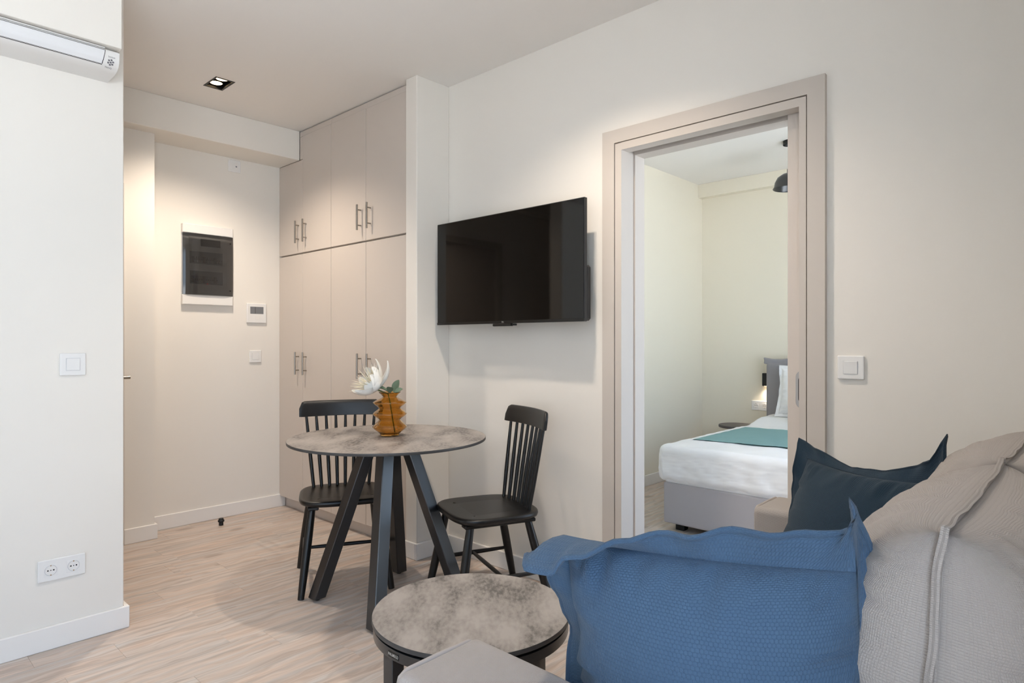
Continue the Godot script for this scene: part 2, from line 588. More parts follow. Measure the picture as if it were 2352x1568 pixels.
func make_structure() -> void:
	# floor planks run along x
	var fl := structure("floor", "light oak plank floor running through both rooms")
	piece(fl, "subfloor", Vector3(-1.8, -0.06, -4.6), Vector3(5.9, -0.001, 0.45), M.subfloor, 0.0)
	var pw := 0.165
	var row := 0
	var z := -4.571
	while z < 0.25:
		var x := -1.8 - rng.randf() * 1.1
		while x < 5.85:
			var x0 := maxf(x, -1.8)
			var x1 := minf(x + 1.22, 5.85)
			if x1 - x0 > 0.03:
				var b := MB.new()
				var g := 0.0001
				var e := 0.0005
				var a0 := Vector3(x0 + g, 0, z + g)
				var a1 := Vector3(x1 - g, 0, z + pw - g)
				var uo := rng.randf()
				var fx := 1.0 if rng.randf() < 0.5 else -1.0
				var top := [Vector3(a0.x + e, 0, a0.z + e), Vector3(a0.x + e, 0, a1.z - e), Vector3(a1.x - e, 0, a1.z - e), Vector3(a1.x - e, 0, a0.z + e)]
				var low := [Vector3(a0.x, -0.001, a0.z), Vector3(a0.x, -0.001, a1.z), Vector3(a1.x, -0.001, a1.z), Vector3(a1.x, -0.001, a0.z)]
				var q := []
				for t in top + low:
					q.append(Vector2(uo + fx * (t.x - x0) / 1.22 * 0.98, clampf((t.z - z) / pw, 0.02, 0.98)))
				var up := Vector3.UP
				b.tri(top[0], top[1], top[2], up, up, up, q[0], q[1], q[2])
				b.tri(top[0], top[2], top[3], up, up, up, q[0], q[2], q[3])
				for k in 4:
					var k1 := (k + 1) % 4
					var n: Vector3 = (low[k] - top[k]).cross(top[k1] - top[k]).normalized()
					b.tri(top[k], low[k], low[k1], n, n, n, q[k], q[k + 4], q[k1 + 4])
					b.tri(top[k], low[k1], top[k1], n, n, n, q[k], q[k1 + 4], q[k1])
				part(fl, "plank", b.done(), M.wood[rng.randi() % M.wood.size()])
			x += 1.22
		z += pw
		row += 1
	# ceiling with recesses for the two downlights
	solid("ceiling", "smooth off-white ceiling over both rooms", cut_slab(1, Vector3(-1.8, CEIL, -4.6), Vector3(5.9, CEIL + 0.15, 0.45), [HOLE1, HOLE2]), M.ceiling)
	# wall with television and bedroom door: opening z -1.70..-0.76, up to y 2.16
	solid("wall_right", "off-white wall carrying the television and the bedroom door", cut_slab(0, Vector3(WX, 0, -2.95), Vector3(2.62, CEIL, WINZ), [[0.0, 2.15, -1.69, -0.775]]), M.wall)
	var b := MB.new()
	b.box(Vector3(2.226, 0, -2.915), Vector3(WX, CEIL, -2.815), 0.003)
	solid("wall_pillar", "narrow off-white wall end projecting beside the wardrobe", b.done(), M.wall)
	b = MB.new()
	b.box(Vector3(-1.8, 0, -3.18), Vector3(0.848, CEIL, -3.06), 0.003)
	solid("wall_left", "white wall with air conditioner, switch and double socket", b.done(), M.wall)
	b = MB.new()
	b.box(Vector3(1.36, 0, -4.6), Vector3(2.95, CEIL, -4.475), 0.002)
	solid("wall_back", "cream entrance wall with the fuse box and thermostat", b.done(), M.wall)
	solid("wall_entrance", "cream wall stub beside the entrance door", cut_slab(2, Vector3(-0.75, 0, -4.6), Vector3(1.36, CEIL, -4.30), [[0.30, 1.13, 0.0, 2.1]]), M.wall)
	b = MB.new()
	b.box(Vector3(-0.75, 2.495, -4.6), Vector3(2.262, CEIL, -4.18), 0.003)
	solid("ceiling_beam", "off-white ceiling beam across the entrance", b.done(), M.wall)
	b = MB.new()
	b.box(Vector3(-0.85, 0, -4.6), Vector3(-0.75, CEIL, -3.18))
	solid("wall_hall", "off-white end wall of the hall", b.done(), M.wall)
	b = MB.new()
	b.box(Vector3(-1.9, 0, -3.18), Vector3(-1.8, CEIL, 0.45))
	solid("wall_kitchen", "off-white wall behind the camera", b.done(), M.wall)
	b = MB.new()
	b.box(Vector3(2.86, 0, -4.6), Vector3(2.95, CEIL, -2.95))
	solid("wall_wardrobe", "wall behind the wardrobe", b.done(), M.wall)
	# bulkhead that hides the top of the air conditioner
	b = MB.new()
	b.box(Vector3(-1.8, 2.379, -3.06), Vector3(0.789, CEIL, -2.87), 0.002)
	solid("ceiling_bulkhead", "white boxed bulkhead over the air conditioner", b.done(), M.wall)
	# window wall, behind the camera, both rooms
	solid("wall_window", "outside wall with large windows", cut_slab(2, Vector3(-1.9, 0, WINZ), Vector3(5.9, CEIL, WINZ + 0.2), [[-1.7, 0.3, 0.05, 2.55], [2.85, 4.5, 0.05, 2.45]]), M.wall)
	var n := 1
	for wd in [[-1.7, 0.3, 2.55], [2.85, 4.5, 2.45]]:
		var w := structure("window_%d" % n, "tall glazed balcony doors")
		n += 1
		var mid: float = (wd[0] + wd[1]) / 2
		var wt: float = wd[2]
		for e in [[wd[0], wd[0] + 0.06], [mid - 0.05, mid + 0.05], [wd[1] - 0.06, wd[1]]]:
			piece(w, "window_frame", Vector3(e[0], 0.05, WINZ + 0.06), Vector3(e[1], wt, WINZ + 0.12), M.white_matte, 0.003)
		for e in [[0.05, 0.12], [wt - 0.07, wt]]:
			piece(w, "window_frame", Vector3(wd[0] + 0.06, e[0], WINZ + 0.06), Vector3(wd[1] - 0.06, e[1], WINZ + 0.12), M.white_matte, 0.003)
		for e in [[wd[0] + 0.06, mid - 0.05], [mid + 0.05, wd[1] - 0.06]]:
			var gl := MB.new()
			gl.quad(Vector3(e[0], 0.12, WINZ + 0.09), Vector3(e[1], 0.12, WINZ + 0.09), Vector3(e[1], wt - 0.07, WINZ + 0.09), Vector3(e[0], wt - 0.07, WINZ + 0.09))
			part(w, "pane", gl.done(), M.pane)
	# bedroom shell
	b = MB.new()
	b.box(Vector3(2.62, 0, -2.918), Vector3(5.7, CEIL, -2.85))
	solid("wall_bedroom_left", "cream side wall of the bedroom", b.done(), M.bed_wall)
	b = MB.new()
	b.box(Vector3(5.7, 0, -2.95), Vector3(5.9, CEIL, WINZ + 0.2))
	solid("wall_bedroom_back", "cream wall behind the bed head", b.done(), M.bed_wall)
	b = MB.new()
	b.box(Vector3(5.616, 2.575, -2.85), Vector3(5.7, CEIL, WINZ), 0.002)
	solid("ceiling_beam", "shallow cream beam along the top of the bedroom wall", b.done(), M.bed_wall)
	# skirting boards
	var sk := [
		["baseboard_left", "white skirting board under the air conditioner wall", Vector3(-1.8, 0, -3.06), Vector3(0.867, 0.092, -3.046)],
		["baseboard_entrance", "white skirting board on the wall stub by the entrance door", Vector3(1.19, 0, -4.30), Vector3(1.374, 0.092, -4.286)],
		["baseboard_back", "white skirting board under the fuse box wall", Vector3(1.374, 0, -4.475), Vector3(2.30, 0.092, -4.461)],
		["baseboard_pillar", "white skirting board on the wall end beside the wardrobe", Vector3(2.212, 0, -2.815), Vector3(WX, 0.092, -2.801)],
		["baseboard_right", "white skirting board under the television wall", Vector3(WX - 0.014, 0, -2.801), Vector3(WX, 0.092, -1.717)],
		["baseboard_right", "white skirting board on the wall behind the sofa arm", Vector3(WX - 0.014, 0, -0.748), Vector3(WX, 0.092, WINZ)],
		["baseboard_bedroom", "white skirting board along the bedroom side wall", Vector3(2.64, 0, -2.85), Vector3(5.7, 0.092, -2.836)],
		["baseboard_bedroom", "white skirting board behind the bed head", Vector3(5.686, 0, -2.836), Vector3(5.7, 0.092, WINZ)],
	]
	for s in sk:
		b = MB.new()
		b.box(s[2], s[3], 0.003)
		if s[0] == "baseboard_pillar": b.box(Vector3(2.212, 0, -2.915), Vector3(2.226, 0.092, -2.8155), 0.003)
		if s[0] == "baseboard_left": b.box(Vector3(0.848, 0, -3.18), Vector3(0.867, 0.092, -3.0605), 0.003)
		if s[0] == "baseboard_entrance": b.box(Vector3(1.36, 0, -4.461), Vector3(1.374, 0.092, -4.3005), 0.003)
		solid(s[0], s[1], b.done(), M.skirting)

func make_doors() -> void:
	# pocket door to the bedroom
	var d := structure("door_1", "greige frame of the sliding bedroom door")
	var zo := [-1.717, -0.748]
	var zm := [-1.652, -0.810]
	var zi := [-1.6145, -0.839]
	# outer casing boards
	piece(d, "casing", Vector3(WX - 0.022, 0, zo[0]), Vector3(WX, 2.18, zm[0]), M.frame, 0.0)
	piece(d, "casing", Vector3(WX - 0.022, 0, zm[1]), Vector3(WX, 2.18, zo[1]), M.frame, 0.0)
	piece(d, "casing", Vector3(WX - 0.022, 2.12, zm[0]), Vector3(WX, 2.18, zm[1]), M.frame, 0.0)
	# inner lining, a step behind the casing with a shadow gap
	for s in 2:
		var a: float = zm[s] + (0.004 if s == 0 else -0.004)
		piece(d, "lining", Vector3(WX - 0.020, 0, a), Vector3(2.505, 2.115, zi[s]), M.frame, 0.0)
		piece(d, "lining", Vector3(2.560, 0, a), Vector3(2.64, 2.115, zi[s]), M.frame, 0.0)
		piece(d, "back_casing", Vector3(2.62, 0, zo[s]), Vector3(2.64, 2.18, a), M.frame, 0.002)
	piece(d, "lining", Vector3(WX - 0.020, 2.083, zi[0]), Vector3(2.505, 2.116, zi[1]), M.frame, 0.0)
	piece(d, "lining", Vector3(2.560, 2.083, zi[0]), Vector3(2.64, 2.116, zi[1]), M.frame, 0.0)
	piece(d, "back_casing", Vector3(2.62, 2.12, zo[0]), Vector3(2.64, 2.18, zo[1]), M.frame, 0.002)
	# stop strip that the leaf closes against, on the left side
	piece(d, "stop_strip", Vector3(2.505, 0, -1.66), Vector3(2.560, 2.10, -1.622), M.frame, 0.001)
	piece(d, "track", Vector3(2.508, 2.13, zi[0]), Vector3(2.557, 2.15, -0.75), M.grey_plastic, 0.001, "aluminium sliding track in the door head")
	# the leaf, mostly inside the wall
	var leaf := piece(d, "door_leaf", Vector3(2.513, 0.008, -0.905), Vector3(2.553, 2.128, -0.78), M.laminate, 0.002, "greige sliding door leaf")
	var h := MB.new()
	# rounded flush pull, a ring with a recess
	var ring := func(hw: float, hh: float, r: float) -> PackedVector2Array:
		var o := PackedVector2Array()
		for c in 4:
			for k in 9:
				var a := PI / 2 * (c + k / 8.0)
				o.append(Vector2(cos(a) * r + (hw - r) * (1 if c in [0, 3] else -1), sin(a) * r + (hh - r) * (1 if c in [0, 1] else -1)))
		return o
	h.xf = Transform3D(Basis(Vector3(0, 0, 1), Vector3(-1, 0, 0), Vector3(0, -1, 0)), Vector3(2.5128, 1.033, -0.848))
	h.slab(ring.call(0.026, 0.072, 0.025), [[0.0, 0.0], [0.0, 0.002], [0.001, 0.003]])
	part(leaf, "pull_plate", h.done(), M.pull, "brushed steel flush pull")
	h = MB.new()
	h.xf = Transform3D(Basis(Vector3(0, 0, 1), Vector3(-1, 0, 0), Vector3(0, -1, 0)), Vector3(2.5096, 1.033, -0.848))
	h.slab(ring.call(0.016, 0.050, 0.015), [[0.0, 0.0], [0.0, 0.0006]])
	part(leaf, "pull_recess", h.done(), M.hole)
	# entrance door in the wall stub, out of sight behind the left wall except its handle; the television mirrors it
	var e := structure("door_2", "greige entrance door in the hall")
	piece(e, "casing", Vector3(0.24, 0, -4.30), Vector3(0.30, 2.16, -4.282), M.frame, 0.002)
	piece(e, "casing", Vector3(1.13, 0, -4.30), Vector3(1.19, 2.16, -4.282), M.frame, 0.002)
	piece(e, "casing", Vector3(0.30, 2.1, -4.30), Vector3(1.13, 2.16, -4.282), M.frame, 0.002)
	var lf := piece(e, "door_leaf", Vector3(0.302, 0.006, -4.36), Vector3(1.128, 2.098, -4.31), M.laminate, 0.002)
	h = MB.new()
	h.tube([Vector3(1.075, 1.003, -4.31), Vector3(1.075, 1.003, -4.25)], [0.024, 0.024], 20)
	h.tube([Vector3(1.075, 1.003, -4.30), Vector3(1.075, 1.003, -4.245), Vector3(1.085, 1.003, -4.236), Vector3(1.11, 1.003, -4.232), Vector3(1.206, 1.003, -4.23)], [0.009, 0.009, 0.010, 0.010, 0.010], 14)
	part(lf, "door_handle", h.done(), M.steel, "brushed steel lever handle")

# ---------------------------------------------------------------- fittings
func downlight(hole: Array, label: String) -> void:
	var z0: float = hole[0]; var z1: float = hole[1]; var x0: float = hole[2]; var x1: float = hole[3]
	var c := Vector3((x0 + x1) / 2, CEIL, (z0 + z1) / 2)
	var t := thing("downlight", label, "downlight", c, 0.0, "recessed twin ceiling downlights")
	var hx := (x1 - x0) / 2; var hz := (z1 - z0) / 2
	var b := MB.new()
	for s in [-1.0, 1.0]:
		b.box(Vector3(s * hx, -0.002, -hz), Vector3(s * (hx - 0.011), 0.003, hz), 0.0008)
		b.box(Vector3(-hx + 0.011, -0.002, s * hz), Vector3(hx - 0.011, 0.003, s * (hz - 0.011)), 0.0008)
	part(t, "rim", b.done(), M.black)
	b = MB.new()
	for s in [-1.0, 1.0]:
		b.box(Vector3(s * (hx - 0.001), 0.003, -hz), Vector3(s * (hx - 0.006), 0.06, hz))
		b.box(Vector3(-hx + 0.006, 0.003, s * (hz - 0.001)), Vector3(hx - 0.006, 0.06, s * (hz - 0.006)))
	b.box(Vector3(-hx, 0.055, -hz), Vector3(hx, 0.06, hz))
	part(t, "housing", b.done(), M.black)
	for s in [-1.0, 1.0]:
		b = MB.new()
		b.lathe([Vector2(0.030, 0.052), Vector2(0.036, 0.040), Vector2(0.0375, 0.016), Vector2(0.034, 0.014), Vector2(0.0335, 0.020)], 32, Vector3(0, 0, s * 0.041))
		var can := part(t, "lamp_holder", b.done(), M.black)
		b = MB.new()
		b.lathe([Vector2(0.0, 0.012), Vector2(0.02, 0.0125), Vector2(0.033, 0.016), Vector2(0.033, 0.022), Vector2(0.0, 0.022)], 32, Vector3(0, 0, s * 0.041))
		part(can, "bulb", b.done(), M.bulb, "glowing warm lamp")
		var l := SpotLight3D.new()
		l.name = "lamp_light"
		l.light_color = WARM
		l.light_energy = SPOT_ENERGY
		l.spot_angle = 64.0
		l.spot_angle_attenuation = 0.8
		l.spot_range = 9.0
		l.spot_attenuation = 2.0
		l.light_size = 0.03
		l.shadow_enabled = true
		add_child(l, true)
		l.position = c + Vector3(0, 0.004, s * 0.041)
		l.rotation_degrees = Vector3(-90, 0, 0)

# plate on a wall: local x right, y up, z out of the wall
func wall_plate(called: String, label: String, category: String, at: Vector3, turn: float, w: float, h: float, m: Material) -> Node3D:
	var t := thing(called, label, category, at, turn)
	var b := MB.new()
	b.rbox(Vector3(-w / 2, -h / 2, 0), Vector3(w / 2, h / 2, 0.010), 0.0045, 3)
	part(t, "cover_plate", b.done(), m)
	return t

func switch_plate(label: String, at: Vector3, turn: float, w: float, h: float, kw: float, kh: float) -> Node3D:
	var t := wall_plate("light_switch", label, "switch", at, turn, w, h, M.white_plastic)
	piece(t, "surround", Vector3(-kw / 2 - 0.0015, -kh / 2 - 0.0015, 0.008), Vector3(kw / 2 + 0.0015, kh / 2 + 0.0015, 0.0103), M.soft_grey, 0.0)
	var b := MB.new()
	b.xf = Transform3D(Basis(Vector3.RIGHT, 0.05), Vector3(0, 0, 0.0095))
	b.box(Vector3(-kw / 2, -kh / 2, -0.003), Vector3(kw / 2, kh / 2, 0.0035), 0.001)
	part(t, "rocker", b.done(), M.white_plastic)
	return t

func double_socket(label: String, at: Vector3, turn: float) -> Node3D:
	var t := wall_plate("double_socket", label, "socket", at, turn, 0.160, 0.086, M.white_plastic)
	for s in [-1.0, 1.0]:
		var x: float = s * 0.038
		var b := MB.new()
		b.box(Vector3(x - 0.0235, -0.0235, 0.009), Vector3(x + 0.0235, 0.0235, 0.0104), 0.0005)
		var o := part(t, "socket", b.done(), M.white_plastic)
		b = MB.new()
		b.xf = Transform3D(Basis(Vector3.RIGHT, PI / 2), Vector3(x, 0, 0.0100))
		b.lathe([Vector2(0.0, 0.0006), Vector2(0.0192, 0.0006), Vector2(0.0196, 0.0014), Vector2(0.0206, 0.0014), Vector2(0.0208, 0.0003)], 36)
		part(o, "well", b.done(), M.white_matte)
		b = MB.new()
		b.xf = Transform3D(Basis(Vector3.RIGHT, PI / 2), Vector3(x, 0, 0.0100))
		b.lathe([Vector2(0.0190, 0.0012), Vector2(0.0194, 0.0017), Vector2(0.0204, 0.0017), Vector2(0.0209, 0.0004)], 36)
		part(o, "well_rim", b.done(), M.soft_grey)
		b = MB.new()
		b.xf = Transform3D(Basis(Vector3.RIGHT, PI / 2), Vector3(x, 0, 0.0100))
		for k in [[-0.0095, 0.0028], [0.0, 0.0020], [0.0095, 0.0028]]:
			b.lathe([Vector2(0.0, 0.0010), Vector2(k[1], 0.0010), Vector2(k[1], 0.0002)], 16, Vector3(k[0], 0, 0))
		part(o, "pin_hole", b.done(), M.hole)
		for sy in [-1.0, 1.0]:
			piece(o, "earth_contact", Vector3(x - 0.0022, sy * 0.0185 - 0.0022, 0.0105), Vector3(x + 0.0022, sy * 0.0185 + 0.0022, 0.0118), M.brass, 0.0004)
	return t

func make_fittings() -> void:
	downlight(HOLE1, "black framed twin downlight glowing in the ceiling near the wardrobe")
	downlight(HOLE2, "black framed twin downlight in the ceiling in front of the television")
	switch_plate("white light switch on the wall below the air conditioner", Vector3(0.6645, 1.123, -3.06), 0.0, 0.089, 0.090, 0.046, 0.048)
	switch_plate("white light switch on the wall right of the bedroom door", Vector3(WX, 1.123, -0.6675), -PI / 2, 0.087, 0.084, 0.045, 0.045)
	switch_plate("small white light switch below the thermostat", Vector3(2.075, 1.108, -4.475), 0.0, 0.086, 0.088, 0.046, 0.046)
	var hs := wall_plate("aerial_socket", "small white wall socket just under the ceiling beam", "socket", Vector3(1.925, 2.441, -4.475), 0.0, 0.085, 0.084, M.white_plastic)
	piece(hs, "insert", Vector3(-0.022, -0.022, 0.009), Vector3(0.0, 0.022, 0.0115), M.white_plastic, 0.0006)
	piece(hs, "insert", Vector3(0.001, -0.022, 0.009), Vector3(0.022, 0.022, 0.0108), M.white_matte, 0.0006)
	piece(hs, "outlet", Vector3(0.006, -0.008, 0.0105), Vector3(0.016, 0.002, 0.0115), M.grey_plastic, 0.0006)
	double_socket("white double power socket low on the wall by the skirting board", Vector3(0.628, 0.312, -3.06), 0.0)
	# thermostat
	var t := thing("thermostat", "white square thermostat with grey display beside the wardrobe", "thermostat", Vector3(2.082, 1.4175, -4.475))
	var b := MB.new()
	b.rbox(Vector3(-0.072, -0.070, 0), Vector3(0.072, 0.070, 0.014), 0.005, 3)
	part(t, "body", b.done(), M.white_plastic)
	var dsp := piece(t, "display", Vector3(-0.048, -0.005, 0.013), Vector3(0.049, 0.046, 0.0145), M.grey_plastic, 0.0004)
	piece(dsp, "divider", Vector3(-0.013, -0.004, 0.0144), Vector3(-0.011, 0.045, 0.0149), M.black, 0.0)
	for k in 2:
		piece(t, "key", Vector3(-0.012 + k * 0.034, -0.045, 0.0135), Vector3(0.018 + k * 0.034, -0.018, 0.0144), M.white_matte, 0.0004)
	# fuse box
	var fb := thing("fuse_box", "white fuse box with smoked dark cover on the entrance wall", "fuse box", Vector3(1.74, 1.7285, -4.475))
	var hw := 0.166
	b = MB.new()
	b.box(Vector3(-hw, 0.206, 0), Vector3(hw, 0.268, 0.030), 0.004)
	b.box(Vector3(-hw, -0.268, 0), Vector3(hw, -0.202, 0.030), 0.004)
	b.box(Vector3(-hw, -0.202, 0), Vector3(hw, 0.206, 0.008))
	part(fb, "case", b.done(), M.white_matte)
	piece(fb, "module_panel", Vector3(-0.12, -0.19, 0.008), Vector3(0.13, 0.19, 0.013), M.white_matte, 0.001)
	piece(fb, "nameplate", Vector3(-0.045, 0.128, 0.013), Vector3(0.085, 0.176, 0.0145), M.black, 0.0004)
	for r in [[0.02, 0.070, 14], [-0.115, -0.06, 12]]:
		piece(fb, "rail_cover", Vector3(-0.115, r[0] - 0.012, 0.013), Vector3(0.10, r[1] + 0.02, 0.016), M.grey_plastic, 0.001)
		for k in int(r[2]):
			var x: float = -0.105 + k * 0.0145
			var br := piece(fb, "breaker", Vector3(x, r[0] - 0.004, 0.016), Vector3(x + 0.0125, r[1] - 0.014, 0.022), M.print_grey if (k * 7) % 5 else M.hole, 0.001)
			piece(br, "toggle", Vector3(x + 0.003, r[0] + 0.012, 0.022), Vector3(x + 0.0095, r[0] + 0.022, 0.025), M.hole, 0.0008)
	b = MB.new()
	b.rbox(Vector3(-0.008, -0.1275, 0.024), Vector3(-0.002, -0.1215, 0.028), 0.0019, 3)
	part(fb, "indicator", b.done(), M.red_led, "small red light")
	# smoked door, bowed outwards; a bright bent edge on its left
	b = MB.new()
	var rows := []
	for i in 9:
		var row := PackedVector3Array()
		for j in 25:
			var s := j / 24.0 * 2.0 - 1.0
			var q := i / 8.0 * 2.0 - 1.0
			row.append(Vector3(s * (hw - 0.001), 0.002 + q * 0.2035, 0.030 + 0.014 * (1.0 - pow(absf(s), 6.0)) - 0.004 * pow(absf(q), 8.0)))
		rows.append(row)
	b.grid(rows)
	part(fb, "cover", b.done(), M.smoked, "smoked transparent cover")
	for sy in [-0.17, 0.155]:
		piece(fb, "cover_screw", Vector3(0.137, sy, 0.0415), Vector3(0.145, sy + 0.008, 0.0445), M.black, 0.001)
	# door stop
	t = thing("door_stop", "small black rubber door stop on the floor by the entrance wall", "door stop", Vector3(1.759, 0, -4.288))
	b = MB.new()
	b.lathe([Vector2(0, 0), Vector2(0.013, 0), Vector2(0.014, 0.003), Vector2(0.014, 0.024), Vector2(0.0, 0.024)], 28)
	part(t, "base", b.done(), M.black)
	b = MB.new()
	b.lathe([Vector2(0, 0.024), Vector2(0.019, 0.024), Vector2(0.020, 0.026), Vector2(0.020, 0.034), Vector2(0.018, 0.037), Vector2(0.015, 0.038), Vector2(0.015, 0.045), Vector2(0.013, 0.047), Vector2(0, 0.047)], 28)
	part(t, "bumper", b.done(), M.black)
	# air conditioner
	t = thing("air_conditioner", "white wall air conditioner tucked under the bulkhead", "air conditioner", Vector3(0, 0, -3.06))
	var prof := [Vector2(0.0, 2.372), Vector2(0.162, 2.372), Vector2(0.166, 2.366), Vector2(0.1655, 2.345), Vector2(0.161, 2.328), Vector2(0.150, 2.313), Vector2(0.130, 2.303), Vector2(0.10, 2.298), Vector2(0.0, 2.296)]
	b = MB.new()
	rows = []
	for x in [-0.05, 0.787]:
		var row := PackedVector3Array()
		for p in prof: row.append(Vector3(x, p.y, p.x))
		rows.append(row)
	b.grid(rows, false, false, Vector2.ONE, true)
	for x in [-0.05, 0.787]:
		var cc := Vector3(x, 2.335, 0.08)
		for k in prof.size():
			var p0: Vector2 = prof[k]
			var p1: Vector2 = prof[(k + 1) % prof.size()]
			if x > 0: b.flat3(cc, Vector3(x, p0.y, p0.x), Vector3(x, p1.y, p1.x))
			else: b.flat3(cc, Vector3(x, p1.y, p1.x), Vector3(x, p0.y, p0.x))
	part(t, "body", b.done(), M.white_matte)
	# top lip, dark gap and the front panel that follows the curve
	piece(t, "top_lip", Vector3(-0.05, 2.371, 0.150), Vector3(0.735, 2.3745, 0.172), M.white_plastic, 0.001)
	var strip := func(x0: float, x1: float, ya: float, yb: float, lift: float) -> ArrayMesh:
		var m := MB.new()
		var rr := []
		for k in 13:
			var y := lerpf(ya, yb, k / 12.0)
			var zz := 0.0
			for j in prof.size() - 1:
				if j >= 2 and y <= prof[j].y and y >= prof[j + 1].y:
					zz = lerpf(prof[j].x, prof[j + 1].x, (prof[j].y - y) / maxf(1e-5, prof[j].y - prof[j + 1].y))
			rr.append(PackedVector3Array([Vector3(x0, y, zz + lift), Vector3(x1 - (k / 12.0) * 0.008, y, zz + lift)]))
		m.grid(rr, false, false, Vector2.ONE, true)
		return m.done()
	part(t, "panel_gap", strip.call(-0.05, 0.7385, 2.3659, 2.311, 0.0012), M.hole)
	part(t, "front_panel", strip.call(-0.05, 0.736, 2.3635, 2.3135, 0.0030), M.panel, "smooth white front panel")
	var tx := part(t, "lettering", text_mesh("Ionizer", 0.0060), M.print_grey)
	tx.position = Vector3(0.7600, 2.3435, 0.1665)
	for k in 7:
		b = MB.new()
		var a := TAU * k / 6.0 + 0.3
		var off := Vector2.ZERO if k == 6 else Vector2(cos(a), sin(a)) * 0.0088
		b.xf = Transform3D(Basis(Vector3.RIGHT, PI / 2 + 0.42), Vector3(0.7575 + off.x, 2.3245 + off.y, 0.1595 + off.y * 0.45))
		b.lathe([Vector2(0, 0.0022), Vector2(0.0033, 0.0022), Vector2(0.0034, 0.0)], 16)
		part(t, "ioniser_hole", b.done(), M.print_grey)
	tx = part(t, "lettering", text_mesh("ThinQ", 0.0068), M.print_grey)
	tx.position = Vector3(0.753, 2.3075, 0.1418)
	tx.rotation.x = 0.95

# ---------------------------------------------------------------- wardrobe
func make_wardrobe() -> void:
	var X := 2.258
	var dz := [-4.475, -4.134, -3.762, -3.359, -2.925]
	var g := 0.0018
	var spec := [
		[0, 0.092, 1.832, 2, "wardrobe", "tall greige wardrobe unit beside the entrance wall"],
		[2, 0.092, 1.826, 2, "wardrobe", "tall greige wardrobe unit beside the projecting wall end"],
		[0, 1.838, 2.655, 2, "top_cupboard", "greige top cupboard under the ceiling beam"],
		[2, 1.838, 2.655, 2, "top_cupboard", "greige top cupboard next to the projecting wall end"],
	]
	for s in spec:
		var i: int = s[0]
		var upper: bool = s[4] == "top_cupboard"
		var y0: float = s[1]
		var y1: float = 2.655 if upper else 1.838
		var t := thing(s[4], s[5], "cupboard" if upper else "wardrobe", Vector3(X, 0.0 if not upper else y0, dz[i]), 0.0, "built-in wardrobe units")
		var oy := 0.0 if not upper else -y0
		var o := Vector3(-X, oy, -dz[i])
		var bt := 2.49 if upper and i == 0 else y1
		var yb := 0.0 if not upper else y0
		var b := MB.new()
		b.box(Vector3(X + 0.021, maxf(yb, 0.08), dz[i] + 0.001) + o, Vector3(2.85, bt - 0.002, dz[i + 1]) + o)
		if upper: b.box(Vector3(X + 0.021, y0, dz[i + 1]) + o, Vector3(2.85, 2.653, dz[i + 2] - 0.001) + o)
		else: b.box(Vector3(X + 0.021, 0.08, dz[i + 1]) + o, Vector3(2.85, y1 - 0.002, dz[i + 2] - 0.001) + o)
		part(t, "body", b.done(), M.laminate)
		if not upper:
			piece(t, "plinth", Vector3(X + 0.045, 0, dz[i] + 0.001) + o, Vector3(X + 0.06, 0.08, dz[i + 2] - 0.001) + o, M.laminate, 0.001)
		else:
			piece(t, "filler", Vector3(X + 0.004, 2.657, (dz[i] if i else -4.178)) + o, Vector3(X + 0.02, CEIL - 0.008, dz[i + 2] - 0.001) + o, M.laminate, 0.001)
			if i == 0: piece(t, "filler", Vector3(X + 0.004, 2.498, -4.178) + o, Vector3(X + 0.02, 2.655, dz[1] - 0.004) + o, M.laminate, 0.001)
		for k in 2:
			var top := y1
			if upper and i + k == 0: top = 2.492
			var door := piece(t, "door", Vector3(X, y0 + (0.002 if upper else -0.012), dz[i + k] + g) + o, Vector3(X + 0.019, (top if upper else 1.830), dz[i + k + 1] - g) + o, M.laminate, 0.0015)
			var hz: float = dz[i + 1] + (-0.052 if k == 0 else 0.052)
			var ya := 1.907 if upper else 0.982
			var hb := MB.new()
			hb.tube([Vector3(X - 0.030, ya, hz) + o, Vector3(X - 0.030, ya + 0.158, hz) + o], [0.006, 0.006], 14)
			for py in [0.031, 0.127]:
				hb.tube([Vector3(X, ya + py, hz) + o, Vector3(X - 0.030, ya + py, hz) + o], [0.0042, 0.0042], 10, false)
			part(door, "handle", hb.done(), M.steel, "brushed steel bar handle")

